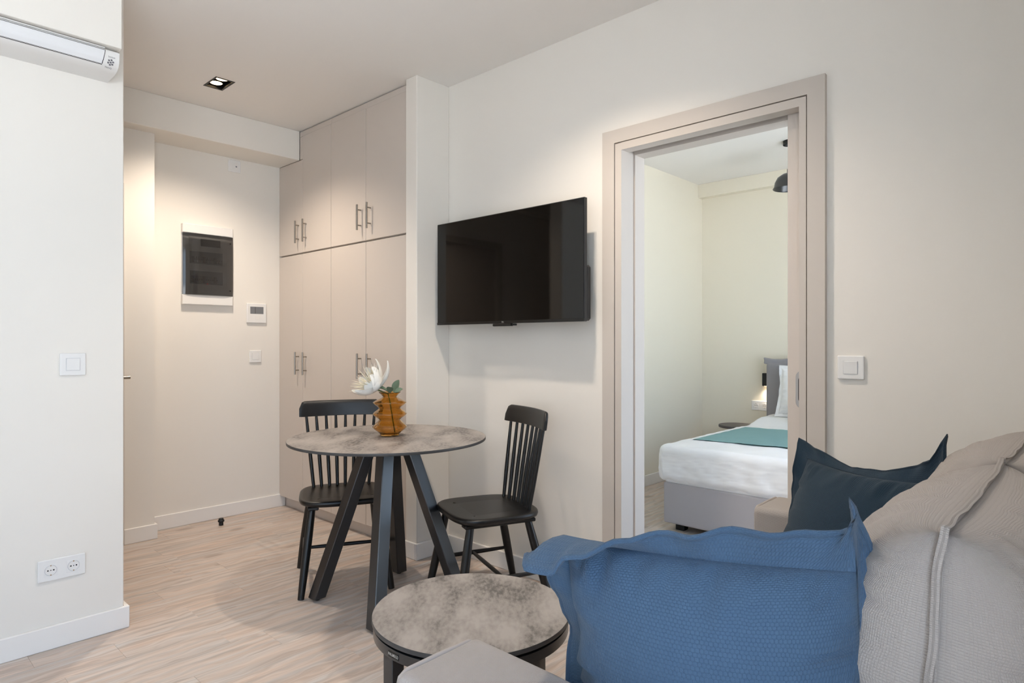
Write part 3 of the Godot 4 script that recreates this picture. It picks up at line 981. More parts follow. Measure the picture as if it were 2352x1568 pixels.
# ---------------------------------------------------------------- television
func make_television() -> void:
	var t := thing("television", "black flat television mounted on the wall", "television", Vector3(WX, 1.5895, -2.254))
	var xf := 2.335 - WX
	var hw := 0.514
	var hh := 0.2825
	piece(t, "panel", Vector3(xf, -hh, -hw), Vector3(xf + 0.022, hh, hw), M.bezel, 0.002)
	piece(t, "screen", Vector3(xf - 0.0012, -hh + 0.014, -hw + 0.004), Vector3(xf + 0.002, hh - 0.004, hw - 0.004), M.screen, 0.0004, "glossy black screen")
	piece(t, "chin", Vector3(xf - 0.0016, -hh, -hw), Vector3(xf + 0.002, -hh + 0.013, hw), M.bezel, 0.0006)
	var b := MB.new()
	b.box(Vector3(xf + 0.022, -hh + 0.004, -hw + 0.03), Vector3(xf + 0.065, -hh + 0.26, hw - 0.006), 0.010)
	part(t, "back_cover", b.done(), M.black)
	b = MB.new()
	b.box(Vector3(xf + 0.022, -0.16, -0.20), Vector3(xf + 0.070, 0.16, -0.16), 0.002)
	b.box(Vector3(xf + 0.022, -0.16, 0.16), Vector3(xf + 0.070, 0.16, 0.20), 0.002)
	b.box(Vector3(xf + 0.070, -0.06, -0.22), Vector3(-0.0005, 0.06, 0.22), 0.002)
	part(t, "wall_bracket", b.done(), M.black)
	b = MB.new()
	b.rbox(Vector3(xf - 0.001, -hh - 0.014, -0.075), Vector3(xf + 0.02, -hh, 0.055), 0.004, 3)
	part(t, "sensor_bar", b.done(), M.black)
	piece(t, "sensor_button", Vector3(xf + 0.0, -hh - 0.012, 0.062), Vector3(xf + 0.014, -hh - 0.002, 0.085), M.black, 0.002)
	var tx := part(t, "lettering", text_mesh("TCL", 0.0075), M.print_light, "light grey maker's lettering")
	tx.position = Vector3(xf - 0.0019, -hh + 0.0065, -0.0)
	tx.rotation.y = -PI / 2

# ---------------------------------------------------------------- dining table and chairs
func circle(r: float, n := 96) -> PackedVector2Array:
	var o := PackedVector2Array()
	for k in n: o.append(Vector2(cos(TAU * k / n), -sin(TAU * k / n)) * r)
	return o

func stone_disc(r: float, y: float) -> ArrayMesh:
	var st := MB.new()
	var n := 96
	for k in n:
		var a := TAU * k / n
		var c := TAU * (k + 1) / n
		var p := Vector3(cos(a) * r, y, -sin(a) * r)
		var q := Vector3(cos(c) * r, y, -sin(c) * r)
		st.tri(Vector3(0, y, 0), p, q, Vector3.UP, Vector3.UP, Vector3.UP, Vector2(0.5, 0.5), Vector2(0.5 + p.x, 0.5 + p.z), Vector2(0.5 + q.x, 0.5 + q.z))
	return st.done()

func make_table() -> void:
	var t := thing("dining_table", "round grey stone-look dining table on four splayed black legs", "table", Vector3(1.798, 0, -2.486))
	var R := 0.458
	var b := MB.new()
	b.slab(circle(R), [[0.004, 0.7525], [0.0, 0.7535], [0.0, 0.7635], [0.0012, 0.7648]])
	part(t, "tabletop_core", b.done(), M.slab_edge, "dark grey table edge")
	part(t, "tabletop", stone_disc(R - 0.001, 0.7651), M.stone, "mottled grey stone-look top")
	b = MB.new()
	b.box(Vector3(-0.13, 0.738, -0.13), Vector3(0.13, 0.7525, 0.13), 0.002)
	part(t, "top_plate", b.done(), M.black_metal)
	for s in [[-1, -1], [-1, 1], [1, -1], [1, 1]]:
		var lo := Vector3(s[0] * 0.237, 0.012, s[1] * 0.237)
		var hi := Vector3(s[0] * 0.062, 0.740, s[1] * 0.062)
		var w := 0.030
		var e := 0.003
		b = MB.new()
		var ring := []
		for q in [Vector2(-w + e, -w), Vector2(w - e, -w), Vector2(w, -w + e), Vector2(w, w - e), Vector2(w - e, w), Vector2(-w + e, w), Vector2(-w, w - e), Vector2(-w, -w + e)]: ring.append(Vector3(q.x, 0, q.y))
		for k in 8:
			var p: Vector3 = ring[k]
			var q: Vector3 = ring[(k + 1) % 8]
			b.quad(lo + q, lo + p, hi + p, hi + q)
		b.quad(lo + ring[7], lo + ring[2], lo + ring[3], lo + ring[6])
		b.quad(hi + ring[6], hi + ring[3], hi + ring[2], hi + ring[7])
		var leg := part(t, "leg", b.done(), M.black_metal)
		b = MB.new()
		b.lathe([Vector2(0, 0), Vector2(0.012, 0), Vector2(0.013, 0.004), Vector2(0.013, 0.012), Vector2(0, 0.012)], 20, Vector3(lo.x, 0, lo.z))
		part(leg, "foot", b.done(), M.black)

func seat_outline() -> PackedVector2Array:
	# seat seen from above, front at +z
	var o := PackedVector2Array()
	var n := 72
	for k in n:
		var a := TAU * k / n
		var c := cos(a); var s := sin(a)
		var e := 2.0 / 3.6
		var x := signf(c) * pow(absf(c), e)
		var z := signf(s) * pow(absf(s), e)
		var wide := 0.218 + 0.008 * z
		o.append(Vector2(x * wide, z * 0.211))
	return o

func make_chair(label: String, at: Vector3, facing: Vector2) -> Node3D:
	var t := thing("dining_chair", label, "chair", at, atan2(facing.x, facing.y), "black spindle-back chairs at the round table")
	var SY := 0.447
	var b := MB.new()
	b.slab(seat_outline(), [[0.016, SY - 0.030], [0.004, SY - 0.024], [0.0, SY - 0.014], [0.002, SY - 0.005], [0.008, SY - 0.001], [0.020, SY], [0.05, SY - 0.002], [0.10, SY - 0.005]])
	part(t, "seat", b.done(), M.black_wood)
	for s in [-1.0, 1.0]:
		b = MB.new()
		b.box(Vector3(s * 0.155 - 0.026, SY - 0.046, -0.165), Vector3(s * 0.155 + 0.026, SY - 0.029, 0.175), 0.004)
		part(t, "seat_batten", b.done(), M.black_wood)
	var top := {}
	var foot := {}
	for s in [[-1.0, 1.0], [1.0, 1.0], [-1.0, -1.0], [1.0, -1.0]]:
		var h := Vector3(s[0] * 0.160, SY - 0.044, 0.145 if s[1] > 0 else -0.135)
		var f := Vector3(s[0] * 0.212, 0.0, 0.222 if s[1] > 0 else -0.232)
		top[s] = h
		foot[s] = f
		b = MB.new()
		var pts := []
		var rad := []
		for k in 9:
			var u := k / 8.0
			pts.append(f.lerp(h, u))
			rad.append(0.0125 + 0.0075 * sin(PI * (0.12 + 0.68 * u)))
		b.tube(pts, rad, 18)
		part(t, "leg", b.done(), M.black_wood)
	var mids := []
	for s in [-1.0, 1.0]:
		var p: Vector3 = foot[[s, 1.0]].lerp(top[[s, 1.0]], 0.43)
		var q: Vector3 = foot[[s, -1.0]].lerp(top[[s, -1.0]], 0.43)
		b = MB.new()
		b.tube([p, p.lerp(q, 0.3), p.lerp(q, 0.5), p.lerp(q, 0.7), q], [0.0075, 0.010, 0.011, 0.010, 0.0075], 14)
		part(t, "stretcher", b.done(), M.black_wood)
		mids.append(p.lerp(q, 0.5))
	b = MB.new()
	b.tube([mids[0], mids[0].lerp(mids[1], 0.3), mids[0].lerp(mids[1], 0.7), mids[1]], [0.0075, 0.0095, 0.0095, 0.0075], 14)
	part(t, "stretcher", b.done(), M.black_wood)
	# crest rail: bowed, leaning back
	var hw := 0.216
	b = MB.new()
	var rows := []
	var lean := 0.16
	var sect := [Vector2(-0.5, 0.0), Vector2(-0.5, 0.75), Vector2(-0.38, 0.95), Vector2(-0.15, 1.0), Vector2(0.15, 1.0), Vector2(0.38, 0.95), Vector2(0.5, 0.75), Vector2(0.5, 0.0), Vector2(0.3, -0.03), Vector2(-0.3, -0.03), Vector2(-0.5, 0.0)]
	for k in 33:
		var u := k / 32.0 * 2.0 - 1.0
		var x := u * hw
		var endd := clampf((1.0 - absf(u)) * hw / 0.030, 0.0, 1.0)
		var hgt := 0.080 * (0.52 + 0.48 * sqrt(1.0 - pow(1.0 - endd, 2.0)))
		var th := 0.022 * (0.75 + 0.25 * clampf((1.0 - absf(u)) * hw / 0.006, 0.0, 1.0))
		var zc := -0.226 + 0.034 * u * u
		var row := PackedVector3Array()
		for q in sect:
			row.append(Vector3(x, 0.815 + q.y * hgt, zc + q.x * th - q.y * hgt * lean))
		rows.append(row)
	b.grid(rows, true, false, Vector2.ONE, true)
	for e in [0, 32]:
		var cc := Vector3.ZERO
		for k in 10: cc += rows[e][k] / 10.0
		for k in 10:
			if e == 32: b.flat3(cc, rows[e][k], rows[e][k + 1])
			else: b.flat3(cc, rows[e][k + 1], rows[e][k])
	part(t, "crest_rail", b.done(), M.black_wood)
	for k in 8:
		var u := (k - 3.5) / 3.5
		var p := Vector3(u * 0.143, SY - 0.006, -0.168 + 0.020 * u * u)
		var q := Vector3(u * 0.180, 0.822, -0.228 + 0.034 * pow(u * 0.82, 2))
		b = MB.new()
		b.tube([p, p.lerp(q, 0.35), p.lerp(q, 0.7), q], [0.0085, 0.0098, 0.0088, 0.007], 12)
		part(t, "spindle", b.done(), M.black_wood)
	return t

func make_coffee_table() -> void:
	var y := 0.43
	var R := 0.2873
	var t := thing("coffee_table", "low round grey stone-look coffee table with black ring frame", "table", Vector3(1.286, 0, -1.369))
	var b := MB.new()
	b.slab(circle(R), [[0.002, y - 0.013], [0.0, y - 0.012], [0.0, y - 0.0015], [0.001, y - 0.0004]])
	part(t, "tabletop_core", b.done(), M.slab_edge, "dark grey table edge")
	part(t, "tabletop", stone_disc(R - 0.001, y), M.stone2, "mottled grey stone-look top")
	b = MB.new()
	b.slab(circle(R - 0.03), [[0, y - 0.024], [0, y - 0.013]])
	part(t, "spacer", b.done(), M.black)
	b = MB.new()
	var rt := R - 0.004
	var yt := y - 0.021
	b.lathe([Vector2(rt - 0.034, yt - 0.028), Vector2(rt - 0.001, yt - 0.028), Vector2(rt, yt - 0.027), Vector2(rt, yt - 0.001), Vector2(rt - 0.001, yt), Vector2(rt - 0.034, yt), Vector2(rt - 0.034, yt - 0.028)], 96)
	part(t, "ring_frame", b.done(), M.black_metal)
	for k in 4:
		# legs: square tubes set on the ring
		var a := deg_to_rad(173.0 + 90.0 * k)
		var c := Vector3(cos(a) * (rt - 0.025), 0, -sin(a) * (rt - 0.025))
		b = MB.new()
		b.xf = Transform3D(Basis.IDENTITY, c)
		b.box(Vector3(-0.020, 0.004, -0.020), Vector3(0.020, yt - 0.0265, 0.020), 0.002)
		var leg := part(t, "leg", b.done(), M.black_metal)
		b = MB.new()
		b.xf = Transform3D(Basis.IDENTITY, c)
		b.box(Vector3(-0.016, 0.0, -0.016), Vector3(0.016, 0.004, 0.016), 0.001)
		part(leg, "foot", b.done(), M.black)
	# maker's label on the ring, towards the left of the picture
	var dirl := Vector3(-0.9999, 0, 0.012)
	var lab := piece(t, "label_plate", Vector3(-0.021, -0.008, -0.001), Vector3(0.021, 0.008, 0.0006), M.black, 0.0003)
	lab.position = dirl * rt + Vector3(0, yt - 0.014, 0)
	lab.rotation.y = atan2(dirl.x, dirl.z)
	var tx := part(lab, "lettering", text_mesh("PALMECO", 0.0072), M.print_light)
	tx.position = Vector3(0, 0, 0.0009)

# ---------------------------------------------------------------- vase and flower
func make_vase() -> void:
	var at := Vector3(1.825, 0.7652, -2.514)
	var v := thing("vase", "amber glass vase of three stacked rings", "vase", at)
	var outer := [Vector2(0.0, 0.0), Vector2(0.040, 0.0), Vector2(0.044, 0.003)]
	var key := [[0.0, 0.044], [0.010, 0.050], [0.036, 0.0785], [0.044, 0.0785], [0.070, 0.053], [0.077, 0.053], [0.098, 0.0775], [0.106, 0.0775], [0.126, 0.054], [0.132, 0.054], [0.152, 0.076], [0.160, 0.075], [0.180, 0.0365], [0.188, 0.036], [0.206, 0.053]]
	var sm := []
	for k in key.size() - 1:
		for j in 5:
			var u := j / 5.0
			var p0: Array = key[maxi(k - 1, 0)]
			var p1: Array = key[k]
			var p2: Array = key[k + 1]
			var p3: Array = key[mini(k + 2, key.size() - 1)]
			var y: float = lerpf(p1[0], p2[0], u)
			var r: float = 0.5 * (2.0 * p1[1] + (p2[1] - p0[1]) * u + (2.0 * p0[1] - 5.0 * p1[1] + 4.0 * p2[1] - p3[1]) * u * u + (3.0 * p1[1] - p0[1] - 3.0 * p2[1] + p3[1]) * u * u * u)
			sm.append(Vector2(r, y + 0.003))
	sm.append(Vector2(0.053, 0.2085))
	var prof := outer + sm
	for k in range(sm.size() - 1, -1, -1):
		prof.append(Vector2(sm[k].x - 0.0032, sm[k].y if k > 4 else sm[k].y + 0.005))
	prof.append(Vector2(0.0, 0.010))
	var b := MB.new()
	b.lathe(prof, 72)
	part(v, "glass_body", b.done(), M.amber)
	# magnolia: stem in the vase, petals spread up and to the left
	var f := thing("magnolia_flower", "white artificial magnolia bloom with green leaves in the amber vase", "flower", at + Vector3(0, 0.010, 0))
	var R := Vector3(0.6842, 0, 0.7293)
	var T := Vector3(-0.7293, 0, 0.6842)
	var core := R * -0.058 + Vector3(0, 0.208, 0)
	b = MB.new()
	b.tube([Vector3(0.022, 0.004, 0.01), Vector3(0.012, 0.07, 0.006), Vector3(0.003, 0.14, 0.0), Vector3(-0.008, 0.19, -0.002), core], [0.003, 0.003, 0.003, 0.0032, 0.004], 10)
	part(f, "stem", b.done(), M.stem)
	# right and up in the picture: camera right is (0.684, 0, 0.729), towards the camera (-0.729, 0, 0.684)
	var axis := (R * -0.70 + Vector3.UP * 0.60 + T * 0.26).normalized()
	var sx := axis.cross(T).normalized()
	var sy := axis.cross(sx).normalized()
	var petal := func(base: Vector3, dirp: Vector3, length: float, width: float, curl: float) -> ArrayMesh:
		var open := acos(clampf(dirp.dot(axis), -1.0, 1.0)) + curl * 0.25
		var outd := (dirp - axis * dirp.dot(axis)).normalized()
		var side := axis.cross(outd).normalized()
		var ang := atan2(outd.dot(sy), outd.dot(sx))
		var m := MB.new()
		for lay in 2:
			var rows := []
			for i in 15:
				var u := i / 14.0
				var th := open - curl * u * u
				var dirv := axis * cos(th) + outd * sin(th)
				var nor := axis * -sin(th) + outd * cos(th)
				var spine := base + dirv * length * u + nor * length * 0.10 * sin(u * PI)
				var wv := width * pow(maxf(0.0, sin(PI * pow(0.05 + 0.94 * u, 0.8))), 0.7)
				var row := PackedVector3Array()
				for j in 13:
					var s := j / 12.0 * 2.0 - 1.0
					var cup := -0.50 * width * s * s * (1.0 - 0.4 * u)
					row.append(spine + side * wv * s + nor * (cup * sin(PI * minf(1.0, u * 0.8 + 0.15)) + 0.002 * sin(s * 6.0 + ang * 3.0) * u) - nor * (0.0016 * lay))
				rows.append(row)
			m.grid(rows, false, false, Vector2.ONE, lay == 0)
		return m.done()
	for p in [[0.10, 0.98, 0.05, 0.150, 0.046, 0.2], [0.48, 0.86, 0.12, 0.152, 0.044, 0.2], [0.20, 0.90, 0.42, 0.125, 0.054, 0.4], [-0.78, -0.22, 0.58, 0.112, 0.052, 0.3], [-0.95, -0.16, 0.05, 0.122, 0.046, 0.2], [-0.35, 0.88, -0.35, 0.125, 0.040, 0.3], [-0.80, 0.40, -0.45, 0.115, 0.040, 0.3], [-0.30, 0.18, 0.93, 0.085, 0.046, 0.6], [0.25, 0.60, 0.75, 0.105, 0.042, 0.6]]:
		part(f, "petal", petal.call(core, (R * p[0] + Vector3.UP * p[1] + T * p[2]).normalized(), p[3], p[4], p[5]), M.petal)
	# thin inner petals
	var r := RandomNumberGenerator.new()
	r.seed = 77
	for k in 60:
		var a := r.randf() * TAU
		var op := sqrt(r.randf()) * 0.80
		var ln := r.randf_range(0.100, 0.138)
		var outd := sx * cos(a) + sy * sin(a)
		b = MB.new()
		var pts := []
		var rad := []
		for i in 6:
			var u := i / 5.0
			var th := op * (0.8 + 0.35 * u)
			pts.append(core + (axis * cos(th) + outd * sin(th)) * ln * u)
			rad.append([0.0040, 0.0054, 0.0054, 0.0044, 0.0028, 0.0005][i])
		b.tube(pts, rad, 6, false, Vector2(1.0, 0.45))
		part(f, "inner_petal", b.done(), M.stamen if op < 0.7 else M.petal)
	# leaves at the rim
	var leaf := func(p0: Vector3, d0: Vector3, d1: Vector3, up: Vector3, length: float, width: float) -> ArrayMesh:
		var m := MB.new()
		for lay in 2:
			var rows := []
			var p := p0
			for i in 11:
				var u := i / 10.0
				var d := d0.lerp(d1, u).normalized()
				if i > 0: p += d * length / 10.0
				var side := d.cross(up).normalized()
				var nor := side.cross(d)
				var wv := width * pow(sin(PI * (0.05 + 0.93 * u)), 0.8)
				var row := PackedVector3Array()
				for j in 7:
					var s := j / 6.0 * 2.0 - 1.0
					row.append(p + side * wv * s + nor * (0.35 * wv * s * s) - nor * 0.0012 * lay)
				rows.append(row)
			m.grid(rows, false, false, Vector2.ONE, lay == 0)
		return m.done()
	var rim := Vector3(0, 0.196, 0)
	part(f, "leaf", leaf.call(rim + R * 0.022, Vector3.UP + R * 0.15, Vector3.UP + R * 0.55, T - R * 0.5, 0.064, 0.020), M.leaf)
	part(f, "leaf", leaf.call(rim + R * 0.03 + T * 0.02, Vector3.UP * 0.6 + R * 0.5, Vector3.UP * 0.2 + R, Vector3.UP + T, 0.040, 0.013), M.leaf)
	part(f, "leaf", leaf.call(rim + R * -0.002 + T * 0.01, Vector3.UP * 0.8 - R * 0.6 + T * 0.4, -R + Vector3.UP * -0.25 + T * 0.3, Vector3.UP + T * 0.4, 0.092, 0.016), M.leaf)
	part(f, "leaf", leaf.call(rim + R * 0.004 + T * 0.02, Vector3.UP + T * 0.5, R * 0.3 + Vector3.UP * 0.5 + T, Vector3.UP - T, 0.045, 0.016), M.leaf)

# ---------------------------------------------------------------- soft things
# local x right, y up (0 at the middle), z towards the viewer; keys are [p, curl, length factor] with p running 0..4 along bottom, right, top, left
func pillow(w: float, h: float, T: float, fl: float, keys: Array, seed_: int, pinch := 0.05, wr := 0.004, full := 0.42, rim := 0.0045) -> ArrayMesh:
	var m := MB.new()
	var n := 40
	var nz := noise(seed_, 1.0, 2)
	var edge := func(s: float, t: float) -> Vector2:
		return Vector2(s * w / 2 * (1.0 - pinch * (1.0 - t * t)), t * h / 2 * (1.0 - pinch * (1.0 - s * s)))
	for sg in [1.0, -1.0]:
		var rows := []
		for i in n + 1:
			var t := sin((i / float(n) * 2.0 - 1.0) * PI / 2)
			var row := PackedVector3Array()
			for j in n + 1:
				var s := sin((j / float(n) * 2.0 - 1.0) * PI / 2)
				var e: Vector2 = edge.call(s, t)
				var k := maxf(0.0, (1.0 - s * s) * (1.0 - t * t))
				var th := T * pow(k, full) * (1.0 - 0.16 * t)
				var near := 1.0 - clampf(minf(1.0 - absf(s), 1.0 - absf(t)) / 0.35, 0.0, 1.0)
				th += wr * near * minf(1.0, k * 14.0) * nz.get_noise_3d(s * 9.0 if absf(t) > absf(s) else s * 1.2, t * 9.0 if absf(s) > absf(t) else t * 1.2, sg * 3.0) * 3.0
				row.append(Vector3(e.x, e.y, sg * maxf(th, 0.0)))
			rows.append(row)
		m.grid(rows, false, false, Vector2(w, h), sg < 0)
	if fl <= 0.0:
		return m.done()
	# the flange round the edge
	var np := 160
	var front := []
	var back := []
	var rs := [0.0, 0.2, 0.4, 0.6, 0.78, 0.84, 0.88, 0.95, 1.0]
	var ts := [0.6, 0.55, 0.5, 0.5, 0.55, 0.35, 0.9, 1.0, 0.35]
	for _k in rs.size():
		front.append(PackedVector3Array())
		back.append(PackedVector3Array())
	for k in np + 1:
		var p := 4.0 * (k % np) / np
		var sd := int(p)
		var f := (p - sd) * 2.0 - 1.0
		var s: float = [f, 1.0, -f, -1.0][sd]
		var t: float = [-1.0, f, 1.0, -f][sd]
		var e: Vector2 = edge.call(s, t)
		var o := Vector2(s * (w / 2 + fl) * (1.0 - pinch * (1.0 - t * t)), t * (h / 2 + fl) * (1.0 - pinch * (1.0 - s * s)))
		var dirv := o - e
		var curl := 0.0
		var lm := 1.0
		var twist := 0.0
		for q in keys.size():
			var a: Array = keys[q]
			var b: Array = keys[(q + 1) % keys.size()]
			var a0: float = a[0]
			var b0: float = b[0] if q + 1 < keys.size() else b[0] + 4.0
			var pp := p if p >= a0 or q + 1 < keys.size() else p + 4.0
			if pp >= a0 and pp <= b0:
				var u := (pp - a0) / maxf(b0 - a0, 1e-4)
				u = u * u * (3.0 - 2.0 * u)
				curl = lerpf(a[1], b[1], u)
				lm = lerpf(a[2], b[2], u)
				twist = lerpf(a[3] if a.size() > 3 else 0.0, b[3] if b.size() > 3 else 0.0, u)
				break
		curl += nz.get_noise_2d(p * 4.0, 9.0) * 0.5
		var L := dirv.length() * lm
		var d3 := Vector3(dirv.x, dirv.y, 0).normalized()
		d3 = Vector3(d3.x * cos(twist) - d3.y * sin(twist), d3.x * sin(twist) + d3.y * cos(twist), 0)
		var q := Vector3(e.x, e.y, 0)
		var last := 0.0
		for i in rs.size():
			var r: float = rs[i]
			var an := curl * (0.55 + 0.45 * r)
			var tang := d3 * cos(an) + Vector3(0, 0, 1) * sin(an)
			q += tang * L * (r - last)
			last = r
			var nn := Vector3(0, 0, 1) * cos(an) - d3 * sin(an)
			front[i].append(q + nn * rim * ts[i])
			back[i].append(q - nn * rim * ts[i])
	m.grid(front, true, false, Vector2(2 * (w + h), fl), true)
	m.grid(back, true, false, Vector2(2 * (w + h), fl), false)
	m.grid([front[-1], back[-1]], true, false, Vector2(2 * (w + h), 0.01), true)
	return m.done()

func make_sofa() -> void:
	var t := thing("sofa", "light grey fabric two-seat sofa with piped cushions", "sofa", Vector3(1.47, 0, -0.42))
	var o := Vector3(-1.47, 0, 0.42)
	var nz := noise(91, 1.0, 2)
	var soft := func(q: Vector3, n: Vector3) -> Vector3:
		return q + n * 0.003 * nz.get_noise_3d(q.x * 7.0, q.y * 7.0, q.z * 7.0)
	for a in [[0.636, 0.830], [2.103, 2.312]]:
		var b := MB.new()
		b.rbox(Vector3(a[0], 0.10, -0.872) + o, Vector3(a[1], 0.665, 0.06) + o, 0.022, 4, 10, soft)
		var arm := part(t, "armrest", b.done(), M.sofa)
		# piping round the front panel
		b = MB.new()
		var pts := []
		var x0: float = a[0] + 0.010
		var x1: float = a[1] - 0.010
		for p in [Vector2(x0, 0.12), Vector2(x0, 0.40), Vector2(x0, 0.640), Vector2(x0 + 0.004, 0.653), Vector2(x0 + 0.016, 0.660), Vector2((x0 + x1) / 2, 0.661), Vector2(x1 - 0.016, 0.660), Vector2(x1 - 0.004, 0.653), Vector2(x1, 0.640), Vector2(x1, 0.40), Vector2(x1, 0.12)]:
			pts.append(Vector3(p.x, p.y, -0.864) + o)
		var rad := []
		for p in pts: rad.append(0.006)
		b.tube(pts, rad, 10)
		part(arm, "piping", b.done(), M.sofa_pipe)
	var b := MB.new()
	b.rbox(Vector3(0.825, 0.10, -0.84) + o, Vector3(2.108, 0.30, 0.06) + o, 0.015, 3, 2)
	part(t, "base", b.done(), M.sofa)
	b = MB.new()
	b.rbox(Vector3(0.64, 0.10, 0.045) + o, Vector3(2.31, 0.72, 0.17) + o, 0.03, 4, 3)
	part(t, "back_frame", b.done(), M.sofa)
	for x in [[0.833, 1.465], [1.467, 2.10]]:
		b = MB.new()
		b.rbox(Vector3(x[0], 0.295, -0.868) + o, Vector3(x[1], 0.435, -0.005) + o, 0.035, 5, 6, soft)
		part(t, "seat_cushion", b.done(), M.sofa)
	for x in [0.70, 2.25]:
		for z in [-0.80, 0.0]:
			b = MB.new()
			b.tube([Vector3(x, 0.0, z) + o, Vector3(x, 0.105, z) + o], [0.018, 0.022], 16)
			part(t, "leg", b.done(), M.black_wood)
	for k in 2:
		var keys := [[0.0, 0.0, 1.0], [2.0, 0.0, 1.5], [2.1, 0.0, 1.0], [2.9, 0.0, 1.0], [3.0, 0.0, 1.5], [3.1, 0.0, 1.0]]
		var c := part(t, "back_cushion", pillow(0.585, 0.545, 0.212, 0.008, keys, 51 + k * 9, 0.03, 0.008, 0.33, 0.0045), M.sofa)
		c.transform = Transform3D(Basis(Vector3(-1, 0, 0), Vector3(0, 0.9976, 0.07), Vector3(0, 0.07, -0.9976)), Vector3([1.20, 1.80][k], 0.714, -0.165) + o)

func make_pillows() -> void:
	var p := thing("blue_pillow", "bright blue textured pillow with wide flange leaning on the near sofa arm", "pillow", Vector3(0.98, 0.435, -0.465))
	var keys := [[0.0, 0.3, 0.9], [0.5, 0.2, 0.8], [1.0, -1.0, 0.8], [1.5, -1.5, 0.7], [1.82, -0.9, 0.8, 0.3], [1.93, -0.3, 1.35, 0.8], [2.0, 0.1, 1.25, 0.75], [2.05, 0.1, 1.25, 0.35], [2.12, 0.05, 1.0], [2.38, 0.1, 1.0], [2.55, 0.5, 0.8], [2.68, 1.0, 0.9], [2.78, 1.5, 1.3], [2.92, 1.9, 1.6], [3.0, 1.9, 1.6], [3.08, 1.3, 1.1], [3.2, 0.2, 1.0], [3.4, -0.5, 1.05], [3.6, 0.5, 0.95], [3.8, -0.2, 1.0]]
	var o := part(p, "pillow_body", pillow(0.46, 0.455, 0.112, 0.058, keys, 17, 0.045, 0.010, 0.5), M.blue)
	# faces the camera (-x), top leaning back towards it, right corner a little higher
	var zl := Vector3(-1, -0.16, 0.10).normalized()
	var xl := Vector3(0.06, 0.085, 1.0)
	xl = (xl - zl * xl.dot(zl)).normalized()
	o.transform = Transform3D(Basis(xl, zl.cross(xl), zl), Vector3(-0.045, 0.236, 0.012))
	var q := thing("navy_pillow", "dark navy textured pillow leaning on the far sofa arm", "pillow", Vector3(1.85, 0.435, -0.525))
	keys = [[0.0, 0.2, 1.0], [1.0, 0.2, 1.0], [1.5, 0.3, 0.9], [1.88, 0.3, 1.1, 0.3], [2.0, 0.4, 2.0, 0.55], [2.09, 0.2, 1.1, 0.3], [2.4, -0.6, 0.7], [2.6, -0.9, 0.6], [2.9, -0.2, 1.0], [3.0, 0.2, 1.3], [3.1, 0.3, 1.0], [3.5, -0.3, 0.9]]
	o = part(q, "pillow_body", pillow(0.42, 0.44, 0.085, 0.045, keys, 29, 0.075, 0.005), M.navy)
	zl = Vector3(-0.80, 0.36, -0.50).normalized()
	xl = Vector3(-0.56, 0.05, 0.82)
	xl = (xl - zl * xl.dot(zl)).normalized()
	o.transform = Transform3D(Basis(xl, zl.cross(xl), zl), Vector3(0.0, 0.225, 0.0))

